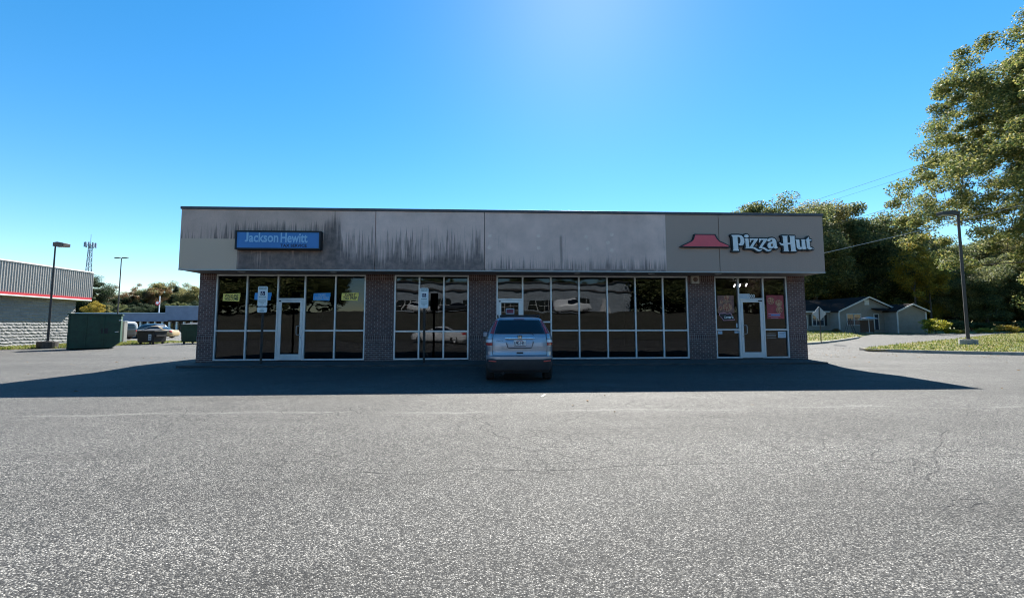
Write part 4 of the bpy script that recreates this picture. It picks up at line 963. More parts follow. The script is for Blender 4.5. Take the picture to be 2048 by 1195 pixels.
# lamp poles
def lamp_pole(base, h, label, arm, r0=.085, r1=.05, head='box', ped=.55, rz=0, mat='steel_brown', pr=.38):
    e = empty('lamp_post', base, rz, label, 'lamp post', None); dk = mat == 'dark'; mat = 'steel_brown' if dk else mat
    m = MB(); m.tube([(0,0,-.1),(0,0,ped)], pr, 20); m.build('pedestal', M['steel_brown'] if dk else M['concrete'], e, bevel=.02)
    m = MB(); m.box(-.17,.17,-.17,.17,ped,ped+.03); m.tube([(0,0,ped),(0,0,h)], [r0, r1], 4 if head == 'box' else 10); m.build('pole', M[mat], e)
    if head == 'box':
        m = MB(); m.tube([(0,0,h-.12),(arm*.35,0,h-.10)], .035, 6); m.build('arm', M[mat], e)
        m = MB(); s_ = 1 if arm > 0 else -1; a0, a1 = arm*.3, arm
        m.prism([(a0*.25,h-.24),(a1,h-.24),(a1,h-.02),(a0+s_*.1,h+.06),(a0*.25,h+.02)], -.22, .22); hd = m.build('lamp_head', M[mat], e, bevel=.015)
        m = MB(); m.box(min(a0+s_*.08,a1-s_*.05), max(a0+s_*.08,a1-s_*.05), -.16, .16, h-.255, h-.2405); m.build('lens', M['galv'], hd)
    else:
        m = MB(); m.box(-1.0,1.0,-.04,.04,h-.05,h); m.build('arm', M[mat], e)
        for sx in (-1, 1): m = MB(); m.box(sx*.55-.35, sx*.55+.35, -.2, .2, h-.02, h+.1); m.build('lamp_head', M[mat], e, bevel=.02)
    return e
dep = 11.5; b1 = (AX(95, 688, dep), dep); top = at(107, 486, dep); e = lamp_pole((b1[0], dep, -.12), top.z+.12, 'tall dark lamp post with one box head, in front of the white block wall', .72, head='box', ped=.42, mat='dark', pr=.48)
b2 = G(1937, 688.5, .1); top = at(1914, 424, b2[1]); zb_ = zf(*b2)+.1
e = lamp_pole((b2[0], b2[1], zb_), top.z - zb_, 'tall brown lamp post with one box head on a concrete base, on the right lawn', -1.35, .12, .095, ped=.35, pr=.45)
p = at(243, 516, 46); lamp_pole((p.x, 46, -.15), p.z+.15, 'thin distant lamp post with a flat T-shaped head, above the green dumpster', 0, .10, .06, head='t', ped=.6)
# dumpsters
def dumpster_big(label, loc, rz, w, d, h, cut):
    e = empty('dumpster', loc, rz, label, 'dumpster'); m = MB()
    m.prism([(-w/2,.05),(w/2-cut,.05),(w/2,cut+.05),(w/2,h),(-w/2,h)], 0, d); m.build('container', M['greenbox'], e, bevel=.02)
    m = MB(); m.box(-w/2-.05, w/2+.05, -.05, .06, h+.002, h+.10); m.box(-w/2-.05, w/2+.05, d-.06, d+.05, h+.002, h+.1); m.box(-w/2-.05,-w/2+.06,.06,d-.06,h+.002,h+.1); m.box(w/2-.06,w/2+.05,.06,d-.06,h+.002,h+.1); m.build('rim', M['greenbox'], e, bevel=.01)
    for x in (-w/2+.04, -w/6, w/6): m = MB(); m.box(x-.03, x+.03, -.045, -.002, .12, h-.02); m.build('rib', M['greenbox'], e, bevel=.008)
    m = MB(); m.box(.1*w, .48*w, -.05, -.003, h*.42, h*.46); m.box(-w/2+.1,w/2-cut,-.05,-.003,.08,.16); m.build('side_channel', M['greenbox'], e)
    m = MB(); m.box(.12*w,.25*w,-.02,-.002,h*.42+.09,h*.62); m.build('label_plate', M['black'], e)
    m = MB(); m.tube([(w/2-.1,-.06,h-.32),(w/2+.03,-.10,h-.3)], .03, 6); m.tube([(w/2-.25,-.06,h*.5),(w/2-.1,-.09,h*.51)], .02, 6); m.build('hook', M['white'], e)
    m = MB(); m.box(-w/2+.1, -w/2+.3, .1, d-.1, 0, .05); m.box(w/2-cut-.3, w/2-cut-.1, .1, d-.1, 0, .05); m.build('skid', M['black'], e)
    return e
p = G(187, 698)
dumpster_big('huge dark green dumpster with a cut lower corner, near the block wall', (p[0], p[1], -.15), R(40), 2.28, 1.6, AZ(190, 629.5, p[1])+.13, .36)
def dumpster_small(label, loc, w, d, h, mat, sticker=True, rz=0):
    e = empty('dumpster', loc, rz, label, 'dumpster'); m = MB()
    m.prism([(-w/2+.08,.16),(w/2-.08,.16),(w/2,h*.9),(-w/2,h*.9)], 0, d); m.build('container', M[mat], e, bevel=.02)
    m = MB(); m.box(-w/2-.03, w/2+.03, -.03, d+.03, h*.9+.002, h*.9+.06); m.build('rim', M[mat], e, bevel=.01)
    for sx in (-1, 1):
        m = MB(); m.prismx([(-.04,h*.9+.062),(d+.02,h*.9+.20),(d+.02,h*.9+.23),(-.04,h*.9+.09)], min(sx*.02, sx*w/2), max(sx*.02, sx*w/2)); m.build('lid', M['black'], e)
        m = MB(); m.box(sx*w*.52-.05, sx*w*.52+.05, .1, d-.1, h*.55, h*.68); m.build('lifting_sleeve', M[mat], e)
        for yy in (.15, d-.15): wv = MB(); wv.lathe([(-.03,.03),(-.03,.08),(.03,.08),(.03,.03)], 'x', 16, (sx*(w/2-.2), yy, .08)); wv.box(sx*(w/2-.2)-.05, sx*(w/2-.2)+.05, yy-.05, yy+.05, .12, .165); wv.build('castor', M['black'], e)
    if sticker:
        m = MB(); m.box(w*.16, w*.33, -.006, -.001, h*.30, h*.72); pn = m.build('info_label', M['palepaper'], e)
        m = MB()
        for k in range(3): m.box(w*.18, w*.31, -.009, -.0065, h*(.35+.12*k), h*(.39+.12*k))
        m.build('printed_line', M['navy'], pn)
    return e
p = G(290, 688.5); dumpster_small('small black wheeled dumpster with a pale blue label, on the far edge of the lot', (p[0], p[1], -.15), (AX(308, 670, p[1])-AX(271, 670, p[1])), 1.1, AZ(290, 657, p[1])+.02, 'black', True, R(-3))
p = G(379, 687.5); dumpster_small('dark green wheeled dumpster half hidden by the brick corner', (AX(382, 670, p[1])+.05, p[1], -.15), 1.75, 1.2, AZ(380, 645, p[1])+.1, 'greenbox', False)
# white panel post behind the big dumpster, yellow cabinet
p = at(243.5, 679, 19.5); e = empty('utility_cabinet', (p.x, 19.5, -.12), 0, 'narrow pale upright cabinet just right of the big green dumpster', 'cabinet')
hh_ = AZ(243, 643, 19.5)+.12; m = MB(); m.box(-.13,.13,0,.3,0,hh_); m.build('cabinet_body', M['rib'], e, bevel=.01); m = MB(); m.box(-.15,.15,-.02,.32,hh_+.001,hh_+.05); m.build('cabinet_top', M['white'], e)
p = at(316, 678, 24); e = empty('utility_box', (p.x, 24, -.15), 0, 'pale yellow box standing behind the small black dumpster', 'cabinet')
M['yel'] = simple('pale_yellow_paint', (.6, .52, .22), .6); hh_ = AZ(316, 664, 24)+.15; m = MB(); m.box(-.19,.19,0,.35,0,hh_); m.build('box_body', M['yel'], e, bevel=.02); m = MB(); m.box(-.21,.21,-.02,.37,hh_+.001,hh_+.06); m.build('box_lid', M['white'], e)
# strip mall beyond
PY = 92.0
e = empty('strip_mall', (AX(280, 640, PY), PY, -.15), 0, 'long low shop row with blue grey fascia over a shaded walkway, behind the dumpsters', 'building')
ox_, oz_ = -AX(280, 640, PY), .15; fX = lambda u: AX(u, 640, PY)+ox_; fZ = lambda v_: AZ(280, v_, PY)+oz_
M['bluegrey'] = simple('blue_grey_fascia', (.20, .23, .32), .8, var=.12, scale=.6); M['plwall'] = simple('plaza_wall', (.16, .14, .13), .9, var=.4, scale=.8)
m = MB(); m.box(fX(60), fX(338), -.3, 12, fZ(642.3), fZ(625.5)); m.box(fX(336), fX(415), -1.0, 12, fZ(640), fZ(612.3)); m.build('fascia', M['bluegrey'], e)
m = MB(); m.box(fX(60), fX(337.9), -.5, -.301, fZ(626.2), fZ(625)); m.box(fX(336), fX(415), -1.2, -1.001, fZ(613), fZ(611.8)); m.build('coping', M['palepaper'], e)
m = MB(); m.box(fX(60), fX(415), 4.0, 12, 0, fZ(642.5)); m.build('shop_wall', M['plwall'], e)
for k in range(12): x = fX(236+14.5*k); m = MB(); m.box(x-.2, x+.2, .2, .6, 0, fZ(642.5)); m.build('column', M['white'], e)
for k in range(11): x = fX(239+14.5*k); m = MB(); m.box(x, x+1.2*1.1, 3.9, 3.99, .5, 2.1); m.build('shop_window', M['darkglass'], e)
# small sign on a pole above the shop row
p = at(317, 606, 100); e = empty('pole_sign', (p.x, 100, -.15), 0, 'small round red and white sign on a thin white pole above the shop row', 'sign')
m = MB(); m.tube([(.3,0,0),(.3,0,p.z+2.2)], .12, 8); m.build('pole', M['white'], e)
m = MB(); m.prism([(math.cos(k*.5236)*.62-.1, p.z+.15+math.sin(k*.5236)*.62) for k in range(12)], -.25, -.121); m.build('sign_board', M['red'], e); m = MB(); m.prism([(math.cos(k*.5236)*.4-.1, p.z+.25+math.sin(k*.5236)*.35) for k in range(12)], -.28, -.251); m.build('sign_face', M['white'], e)
# cell tower
TY = 240.0; p = at(181, 488, TY); tz = p.z; e = empty('radio_tower', (p.x, TY, -.15), R(20), 'distant three-sided lattice radio tower with a crown of antennas', 'tower')
M['tower'] = simple('tower_steel', (.16, .22, .32), .5, .3, var=.1)
m = MB(); Hh = tz; wb_, wt_ = 2.7, .9; N = 16
cor = lambda z: [((wb_+(wt_-wb_)*z/Hh)*math.cos(k*2.0944), (wb_+(wt_-wb_)*z/Hh)*math.sin(k*2.0944), z) for k in range(3)]
for k in range(3): m.tube([cor(0)[k], cor(Hh)[k]], .20, 5)
for i in range(N):
    a, b_ = cor(Hh*i/N), cor(Hh*(i+1)/N)
    for k in range(3): m.tube([a[k], b_[(k+1) % 3]], .09, 4); m.tube([a[(k+1) % 3], b_[k]], .09, 4); m.tube([b_[k], b_[(k+1) % 3]], .08, 4)
m.build('lattice', M['tower'], e)
m = MB(); m.tube([(0,0,Hh),(0,0,Hh+6.5)], .12, 5); m.build('whip_antenna', M['tower'], e)
m = MB()
for k in range(3):
    a = cor(Hh)[k]; 
    for rr_ in (2.5,): m.tube([(rr_*math.cos(k*2.0944+.5), rr_*math.sin(k*2.0944+.5), Hh-.4), (rr_*math.cos(k*2.0944+1.6), rr_*math.sin(k*2.0944+1.6), Hh-.4)], .12, 5)
    m.tube([(0,0,Hh-.4), (2.5*math.cos(k*2.0944+1.05), 2.5*math.sin(k*2.0944+1.05), Hh-.4)], .12, 5)
m.build('platform', M['tower'], e)
for k in range(9):
    an = k*.698; x, y_ = 2.5*math.cos(an), 2.5*math.sin(an); m = MB(); m.box(x-.3, x+.3, y_-.3, y_+.3, Hh-1.9, Hh+1.1); m.build('antenna', M['tower'], e)
# ------------------------------------------------------------------ RIGHT SIDE: low grey house
HY = 33.0; hb = AZ(1700, 665.5, HY)
def hx(u): return AX(u, 640, HY)
def hz(v_, u=1720): return AZ(u, v_, HY) - hb
e = H = empty('grey_house', (hx(1720), HY, hb), 0, 'low grey bungalow with dark roof, white trim and big gable before the woods', 'house')
o_ = hx(1720); X_ = lambda u: hx(u)-o_
M['siding'] = simple('grey_siding', (.25, .235, .22), .85, var=.12, scale=1.5); M['shingle'] = simple('dark_shingles', (.022, .018, .018), 1.0, spec=.08, var=.35, scale=9, bump=.5, bscale=25); M['wtrim'] = simple('white_trim', (.55, .55, .56), .6, var=.08)
def gable(x0, x1, ze, xa, za, d, y0=0, over=.25, nm=''):
    m = MB(); m.prism([(x0,0),(x1,0),(x1,ze),(xa,za),(x0,ze)], y0, y0+d); wl_ = m.build('wall', M['siding'], e)
    for (xx0, zz0, xx1, zz1) in ((x0-over, ze-over*(za-ze)/(xa-x0), xa, za), (x1+over, ze-over*(za-ze)/(x1-xa), xa, za)):
        m = MB(); m.prism([(xx0,zz0+.02),(xx1,zz1+.02),(xx1,zz1+.16),(xx0,zz0+.16)], y0-.3, y0+d+.3); m.build('roof', M['shingle'], e)
        m = MB(); m.prism([(xx0,zz0-.03),(xx1,zz1-.03),(xx1,zz1+.165),(xx0,zz0+.165)], y0-.34, y0-.302); m.build('gable_trim', M['wtrim'], e)
    return wl_
gable(X_(1678), X_(1797), hz(622.5), X_(1737), hz(595), 9.5)
gable(X_(1769), X_(1825), hz(623), X_(1797), hz(610.5), 6, -1.6)
# left wing, ridge parallel to the front
m = MB(); m.box(X_(1585), X_(1677.8), 1.4, 8.5, 0, hz(624)); m.build('wall', M['siding'], e)
m = MB(); zr_ = hz(597); ze_ = hz(623.5)
m.prismx([(1.0,ze_),(1.0,ze_+.15),(5.0,zr_+.15),(9.0,ze_+.15),(9.0,ze_),(5.0,zr_)], X_(1580), X_(1737)); m.build('roof', M['shingle'], e)
m = MB(); m.box(X_(1580), X_(1677), .94, .998, ze_-.04, ze_+.14); m.build('gutter', M['wtrim'], e)
m = MB(); m.prismx([(-.9,hz(621.8)),(-.9,hz(621.8)+.12),(1.6,hz(608)),(1.6,hz(608)-.12)], X_(1744), X_(1768.5)); m.build('roof', M['shingle'], e)
def hwin(u0, u1, v0, v1, y_, mull=1, glow=False):
    f = MB(); x0, x1, z0, z1 = X_(u0), X_(u1), hz(v1), hz(v0); f.box(x0-.09, x1+.09, y_-.05, y_+.02, z0-.09, z0); f.box(x0-.09, x1+.09, y_-.05, y_+.02, z1, z1+.09); f.box(x0-.09, x0, y_-.05, y_+.02, z0, z1); f.box(x1, x1+.09, y_-.05, y_+.02, z0, z1)
    for k in range(1, mull+1): xm = x0+(x1-x0)*k/(mull+1); f.box(xm-.035, xm+.035, y_-.045, y_+.02, z0, z1)
    f.box(x0, x1, y_-.044, y_+.02, (z0+z1)/2-.02, (z0+z1)/2+.02)
    w_ = f.build('window', M['wtrim'], e); m = MB(); m.box(x0, x1, y_-.02, y_-.005, z0, z1); m.build('pane', M['houseglass'], w_); return w_
hwin(1694.5, 1721, 628.5, 649.5, 0, 1); hwin(1643, 1665.5, 629.5, 650, 1.4, 2)
for u0, u1 in ((1635.5, 1639.5), (1667, 1671.5)): m = MB(); m.box(X_(u0), X_(u1), 1.32, 1.398, hz(651), hz(628)); m.build('shutter', M['black'], e)
for u0, u1 in ((1611, 1616),): m = MB(); m.box(X_(u0), X_(u1), 1.32, 1.398, hz(652), hz(628)); m.build('shutter', M['black'], e)
m = MB(); m.box(X_(1730.5), X_(1739.5), -.06, -.003, hz(609.5), hz(599.5)); m.build('gable_vent', M['wtrim'], e)
def hdoor(u0, u1, v0, v1, y_):
    m = MB(); x0, x1, z0, z1 = X_(u0), X_(u1), hz(v1), hz(v0); m.box(x0-.1, x0, y_-.05, y_+.02, z0, z1); m.box(x1, x1+.1, y_-.05, y_+.02, z0, z1); m.box(x0-.1, x1+.1, y_-.05, y_+.02, z1+.001, z1+.1); d_ = m.build('door', M['wtrim'], e)
    m = MB(); m.box(x0, x1, y_-.03, y_-.004, z0, z1); m.build('door_leaf', M['houseglass'], d_)
hdoor(1624, 1630.5, 632, 657, 1.4); hdoor(1748.5, 1756, 628.5, 659, -.02)
for u in (1678.3, 1769.3, 1824.5): m = MB(); yy = -1.66 if u > 1760 else -.06; m.box(X_(u)-.08, X_(u)+.08, yy, yy+.055, 0, hz(623)); m.build('corner_trim', M['wtrim'], e)
# garden things by the house
p = at(1739, 664, HY-3.2); e = empty('patio_umbrella', (p.x, HY-3.2, zf(p.x, HY-3.2)), 0, 'open grey patio umbrella beside the back door of the grey house', 'umbrella')
zt_ = AZ(1738, 633, HY-3.2)-e.location.z; m = MB(); m.lathe([(zt_+.02,.01),(zt_-.08,.45),(zt_-.24,.92),(zt_-.27,.92)], 'z', 8); m.build('canopy', M['galv'], e); m = MB(); m.tube([(0,0,0),(0,0,zt_)], .03, 8); m.build('pole', M['wtrim'], e); m = MB(); m.cyl((0,0,0), .3, .1, 'z', 16); m.build('base', M['concrete'], e)
p = at(1735, 664, HY-2.3); e = empty('lattice_screen', (p.x, HY-2.3, zf(p.x, HY-2.3)), 0, 'dark brown wooden screen under the patio umbrella', 'screen')
M['brownwood'] = simple('brown_wood', (.09, .05, .035), .8, var=.3, scale=6); m = MB()
for k in range(13): m.box(-.8+.125*k, -.8+.125*k+.11, 0, .03, .05, 1.5)
m.build('boards', M['brownwood'], e); m = MB(); m.box(-.82,.84,.031,.07,.2,.3); m.box(-.82,.84,.031,.07,1.2,1.3); m.box(-.86,-.801,-.02,.06,0,1.55); m.box(.81,.87,-.02,.06,0,1.55); m.build('frame', M['brownwood'], e)
p = at(1700, 664, HY-2.5); e = empty('step_ladder', (p.x, HY-2.5, zf(p.x, HY-2.5)), R(15), 'dark folding ladder leaning open in front of the gable window', 'ladder')
m = MB()
for x in (-.22, .22): m.tube([(x,-.5,0),(x*.7,0,1.75)], .03, 6)
for k in range(5): t_ = .15+.17*k; m.tube([(-.22*(1-.3*t_), -.5*(1-t_), 1.75*t_), (.22*(1-.3*t_), -.5*(1-t_), 1.75*t_)], .025, 6)
m.build('front_frame', M['black'], e); m = MB()
for x in (-.2, .2): m.tube([(x,.5,0),(x*.7,.02,1.72)], .02, 6)
m.build('rear_legs', M['black'], e)
# back of a diamond sign
sY = 13.5; p = at(1639.5, 641, sY); e = empty('diamond_sign', (p.x, sY, zf(p.x, sY)), 0, 'grey back of a diamond road sign on a thin post by the brick corner', 'sign')
zc_ = AZ(1639.5, 627, sY)-e.location.z; dd = .56
m = MB(); m.prism([(0,zc_-dd),(dd,zc_),(0,zc_+dd),(-dd,zc_)], 0, .004); m.build('sign_plate', M['galv'], e); m = MB(); m.box(-.025,.025,-.035,-.001,0,zc_+dd*.9); m.build('post', M['steel_brown'], e)
# power lines
def wire(P0, P1, r, label, sag=.25):
    a, b_ = Vector(P0), Vector(P1); m = MB(); pts = []
    for k in range(25): t_ = k/24; q = a.lerp(b_, t_); q.z -= sag*4*t_*(1-t_); pts.append(q)
    m.tube(pts, r, 6); return tag(m.build('power_line', M['galv'] if r > .018 else M['black'], smooth=True), label, 'power line', 'power lines over the right side')
wire(at(1500, 538, 14), at(2300, 341, 10), .024, 'thick pale cable, lowest of the lines crossing behind the right lamp post')
wire(at(1500, 497, 22), at(2300, 252, 16), .016, 'thin cable running just above the thick pale cable on the right')
wire(at(1480, 449, 40), at(2300, 172, 30), .02, 'dark wire highest over the trees at the right')
wire(at(1500, 452, 44), at(2300, 192, 34), .014, 'faint dark wire running just below the highest one at the right')
# ------------------------------------------------------------------ TREES
def rnd_dir(r):
    while True:
        v = Vector((r.uniform(-1,1), r.uniform(-1,1), r.uniform(-1,1)))
        if .05 < v.length <= 1: return v.normalized()
def tree_data(seed, H, Rad, trunk_h, clumps, leaves, leafsize, clumpsize, trunk_r=.3, shape='round', lean=(0,0), zsq=.75, low=.0):
    r = random.Random(seed); npr = np.random.RandomState(seed)
    # clump centres within an uneven crown
    lob = [(rnd_dir(r), r.uniform(.75, 1.15)) for _ in range(9)]
    C = []
    cz = trunk_h + (H - trunk_h)*.5; hz_ = (H - trunk_h)*.5
    tries = 0
    while len(C) < clumps and tries < clumps*60:
        tries += 1
        d = rnd_dir(r); rad = r.random()**.42
        k = 1.0
        for l, s_ in lob:
            a = d.dot(l)
            if a > .55: k = max(k*.0 + s_, k*.6)
        if shape == 'cone':
            z = r.random()**1.2; rr = (1-z)*Rad*(.35+.65*r.random())*r.uniform(.8,1.1); a = r.uniform(0, 6.28); p = Vector((rr*math.cos(a), rr*math.sin(a), trunk_h + z*(H-trunk_h)))
        else:
            p = Vector((d.x*Rad*rad*k, d.y*Rad*rad*k, cz + d.z*hz_*rad*min(1.05, k)))
            if p.z < trunk_h*.8: continue
            tt = (p.z-trunk_h)/(H-trunk_h)
        p.x += lean[0]*p.z; p.y += lean[1]*p.z
        if all((p-q).length > clumpsize*.55 for q in C): C.append(p)
    # limbs: trunk polyline then greedy attach (nearest lower node)
    m = MB(); nodes = []; tp = []
    n = 7
    for i in range(n+1):
        t = i/n; z = t*(trunk_h + (H-trunk_h)*.62); tp.append(Vector((lean[0]*z + r.uniform(-.12,.12)*(i > 0), lean[1]*z + r.uniform(-.12,.12)*(i > 0), z)))
    m.tube(tp, [trunk_r*(1.35 if i == 0 else 1)*(1-.8*i/n) for i in range(n+1)], 9)
    for i, p in enumerate(tp):
        if p.z > trunk_h*.55: nodes.append((p, trunk_r*(1-.8*i/n)*.75))
    for c in sorted(C, key=lambda c: (c-Vector((lean[0]*c.z, lean[1]*c.z, trunk_h))).length):
        best = min(nodes, key=lambda nd: (nd[0]-c).length*(1.0 if nd[0].z < c.z+.2 else 1.9) + .0)
        a, ra = best; rb = max(.018, ra*.55); mid = a.lerp(c, .5) + Vector((r.uniform(-.1,.1), r.uniform(-.1,.1), r.uniform(.0,.12)))*(c-a).length*.8
        m.tube([a, mid, c], [max(.02, ra*.8), (ra*.8+rb)/2, rb], 5, cap=False); nodes.append((mid, (ra*.8+rb)/2)); nodes.append((c, rb))
    trunk = m
    # leaves: small folded quads scattered through each clump
    nC = len(C); cen = np.array([tuple(c) for c in C]); idx = npr.randint(0, nC, leaves)
    g = npr.normal(0, 1, (leaves, 3)); g /= np.linalg.norm(g, axis=1)[:, None]; rad = npr.rand(leaves)**.5
    size = clumpsize*npr.uniform(.6, 1.25, nC)
    pos = cen[idx] + g*(rad*size[idx])[:, None]*np.array([1, 1, zsq])
    if shape == 'cone': pos[:, 2] = pos[:, 2]
    nrm = g*.35 + npr.normal(0, .6, (leaves, 3)) + np.array([0, 0, .5]); nrm /= np.linalg.norm(nrm, axis=1)[:, None]
    t1 = np.cross(nrm, npr.normal(0, 1, (leaves, 3))); t1 /= np.linalg.norm(t1, axis=1)[:, None]; t2 = np.cross(nrm, t1)
    s = leafsize*npr.uniform(.55, 1.3, leaves)[:, None]
    v = np.stack([pos - t1*s*.5, pos + t2*s*.34 + nrm*s*.08, pos + t1*s*.5, pos - t2*s*.34 + nrm*s*.08], 1).reshape(-1, 3).astype(np.float32)
    me = bpy.data.meshes.new('crown'); nv = leaves*4; me.vertices.add(nv); me.vertices.foreach_set('co', v.ravel()); me.loops.add(nv); me.loops.foreach_set('vertex_index', np.arange(nv, dtype=np.int32))
    me.polygons.add(leaves); me.polygons.foreach_set('loop_start', np.arange(0, nv, 4, dtype=np.int32)); me.polygons.foreach_set('loop_total', np.full(leaves, 4, dtype=np.int32)); me.update(calc_edges=True)
    tm = trunk.mesh('trunk', M['bark']); tm.polygons.foreach_set('use_smooth', [True]*len(tm.polygons))
    return me, tm
PROTO = {}
PROTO['oak'] = tree_data(11, 16, 6.0, 3.0, 85, 60000, .22, 1.5, .32)
PROTO['oak2'] = tree_data(12, 18, 5.2, 4.0, 80, 58000, .22, 1.45, .34)
PROTO['wide'] = tree_data(13, 14, 6.5, 2.2, 80, 58000, .22, 1.5, .3)
PROTO['thin'] = tree_data(14, 17, 3.6, 5.0, 42, 9000, .26, 1.1, .2)
PROTO['pine'] = tree_data(15, 20, 3.6, 5.0, 70, 30000, .34, 1.2, .26, shape='cone', zsq=.5)
PROTO['bush'] = tree_data(16, 2.6, 1.7, .25, 26, 5200, .15, .55, .05)
def tree(kind, x, y, s, leaf, label, cat='tree', group=None, rz=None, z=None, name=None):
    rz = random.Random(int(x*13+y*7)).uniform(0, 6.28) if rz is None else rz
    nm = name or {'oak':'broadleaf_tree','oak2':'broadleaf_tree','wide':'broadleaf_tree','thin':'bare_tree','pine':'pine_tree','bush':'bush'}[kind]
    e = empty(nm, (x, y, (zf(x, y) if z is None else z) - .1), rz, label, cat, group); e.scale = (s, s, s) if not isinstance(s, tuple) else s
    cr = bpy.data.objects.new('crown', PROTO[kind][0]); COL.objects.link(cr); cr.parent = e
    if not PROTO[kind][0].materials: PROTO[kind][0].materials.append(M[leaf])
    cr.material_slots[0].link = 'OBJECT'; cr.material_slots[0].material = M[leaf]
    tr = bpy.data.objects.new('trunk', PROTO[kind][1]); COL.objects.link(tr); tr.parent = e
    return e
def tree_at(kind, u, Y, vtop, leaf, label, group=None, H={'oak':16.2,'oak2':18,'wide':14,'thin':17,'pine':20,'bush':2.6}, wide=1.0):
    p = at(u, vtop, Y); z0 = zf(p.x, Y); s = (p.z-z0)/H[kind]; return tree(kind, p.x, Y, (s*wide, s*wide, s), leaf, label, 'bush' if kind == 'bush' else 'tree', group)
# the big oak at the right edge
PROTO['big'] = tree_data(77, 31, 11.4, 2.6, 760, 330000, .18, 1.02, .62, zsq=.7)
bp_ = at(2195, 640, 14.0)
e = empty('broadleaf_tree', (bp_.x, 14.0, zf(bp_.x, 14.0)-.1), 2.1, 'huge spreading broadleaf tree with yellowing leaves, filling the right edge above the lamp post', 'tree'); e.scale = (1.0, 1.0, 1.08)
PROTO['big'][0].materials.append(M['leaf_oak']); cr = bpy.data.objects.new('crown', PROTO['big'][0]); COL.objects.link(cr); cr.parent = e; tr = bpy.data.objects.new('trunk', PROTO['big'][1]); COL.objects.link(tr); tr.parent = e
g = 'trees behind the building on the right'
tree_at('oak', 1548, 50, 388, 'leaf_green', 'rounded green tree rising just above the right end of the parapet', g)
tree_at('oak2', 1620, 52, 396, 'leaf_olive', 'olive green tree directly behind the right corner of the shop roof', g)
tree_at('wide', 1680, 55, 405, 'leaf_green', 'dark green tree between the shop corner and the tree with the round top', g)
tree_at('oak', 1742, 50, 425, 'leaf_green', 'dark round-topped tree standing behind the gable of the grey house', g)
tree_at('oak2', 1795, 58, 455, 'leaf_green', 'dark tree with a lower top, left of the gap of sky beside the big tree', g)
gw = 'woods behind the grey house and right lawn'
for k, (u, Y, vt, kd, lf) in enumerate(((1640,60,520,'wide','leaf_olive'),(1700,62,530,'oak','leaf_rust'),(1760,60,520,'wide','leaf_olive'),(1810,56,535,'oak','leaf_olive'),(1845,50,500,'wide','leaf_green'),(1875,60,470,'oak','leaf_green'),(1905,46,540,'wide','leaf_olive'),(1935,56,480,'oak2','leaf_green'),
        (1965,44,530,'wide','leaf_green'),(2000,54,460,'oak','leaf_olive'),(2040,44,500,'wide','leaf_green'),(2085,52,440,'oak2','leaf_green'),(2130,40,480,'wide','leaf_olive'),(2180,46,430,'oak','leaf_green'),(2240,40,420,'oak2','leaf_green'),(1570,60,500,'wide','leaf_green'),(1500,62,520,'oak','leaf_green'),(2330,40,430,'oak','leaf_green'))):
    tree_at(kd, u, Y, vt, lf, 'leafy tree in the dense woods behind the grey house and right lawn', gw, wide=1.15)
for k, (u, Y, vt) in enumerate(((1822,42,470),(1850,43,485))):
    tree_at('thin', u, Y, vt, 'leaf_yellow', ['nearly bare slender tree in the sky gap, left one of two', 'nearly bare slender tree in the sky gap, right one of two'][k], 'nearly bare trees in the sky gap')
gb = 'yellow green bushes along the wood edge'
bl = ['large yellow green bush at the right end of the grey house', 'low yellow bush right of the largest bush', 'low yellow bush just left of the right lamp post', 'yellow bush right of the lamp post', 'bright yellow leafy bush near the right edge', 'green bush at the right edge of the lawn', 'small dark shrub at the front corner of the grey house']
for k, (u, Y, vt, lf, wd) in enumerate(((1869,29,634,'leaf_bush',1.2),(1903,28,655,'leaf_bush',1.8),(1925,28,657,'leaf_yellow',1.5),(1967,29,653,'leaf_bush',1.8),(2010,29,647,'leaf_yellow',1.6),(2044,29,652,'leaf_bush',1.8),(1672,31,654,'leaf_rust',1.2))): tree_at('bush', u, Y, vt, lf, bl[k], gb if k < 6 else None, wide=wd)
for k, (u, Y, vt, wd) in enumerate(((1838,34,658,3),(1800,32,660,3),(1985,40,640,2.5),(2075,36,636,2.2),(1895,41,636,2.4),(1940,43,640,2.4))):
    tree_at('bush', u, Y, vt, 'leaf_green' if k > 1 else 'leaf_bush', 'scrubby undergrowth bush at the foot of the woods', 'scrubby bushes at the foot of the woods', wide=wd)
for k, (u, Y, vt) in enumerate(((1800,54,610),(1835,50,600),(1868,54,612),(1900,50,595),(1935,52,606),(1968,50,596),(2002,52,600),(2040,48,590),(2080,48,596),(2120,44,585),(2170,44,585),(1760,58,612))):
    tree_at('bush', u, Y, vt, 'leaf_olive' if k % 3 else 'leaf_green', 'tall understory bush filling the shade below the woodland trees', 'understory below the woodland trees', wide=1.25)
for k, (u, Y, vt, wd) in enumerate(((1632,58,560,1.1),(1662,60,556,1.1),(1700,61,562,1.1),(1780,56,575,1.2),(1850,47,590,1.1),(1990,46,600,1.1))):
    tree_at('wide', u, Y, vt, 'leaf_yellow' if k % 2 == 0 else 'leaf_olive', 'small sunlit yellow green tree glowing between the trunks behind the grey house', 'sunlit small trees between the trunks', wide=wd)
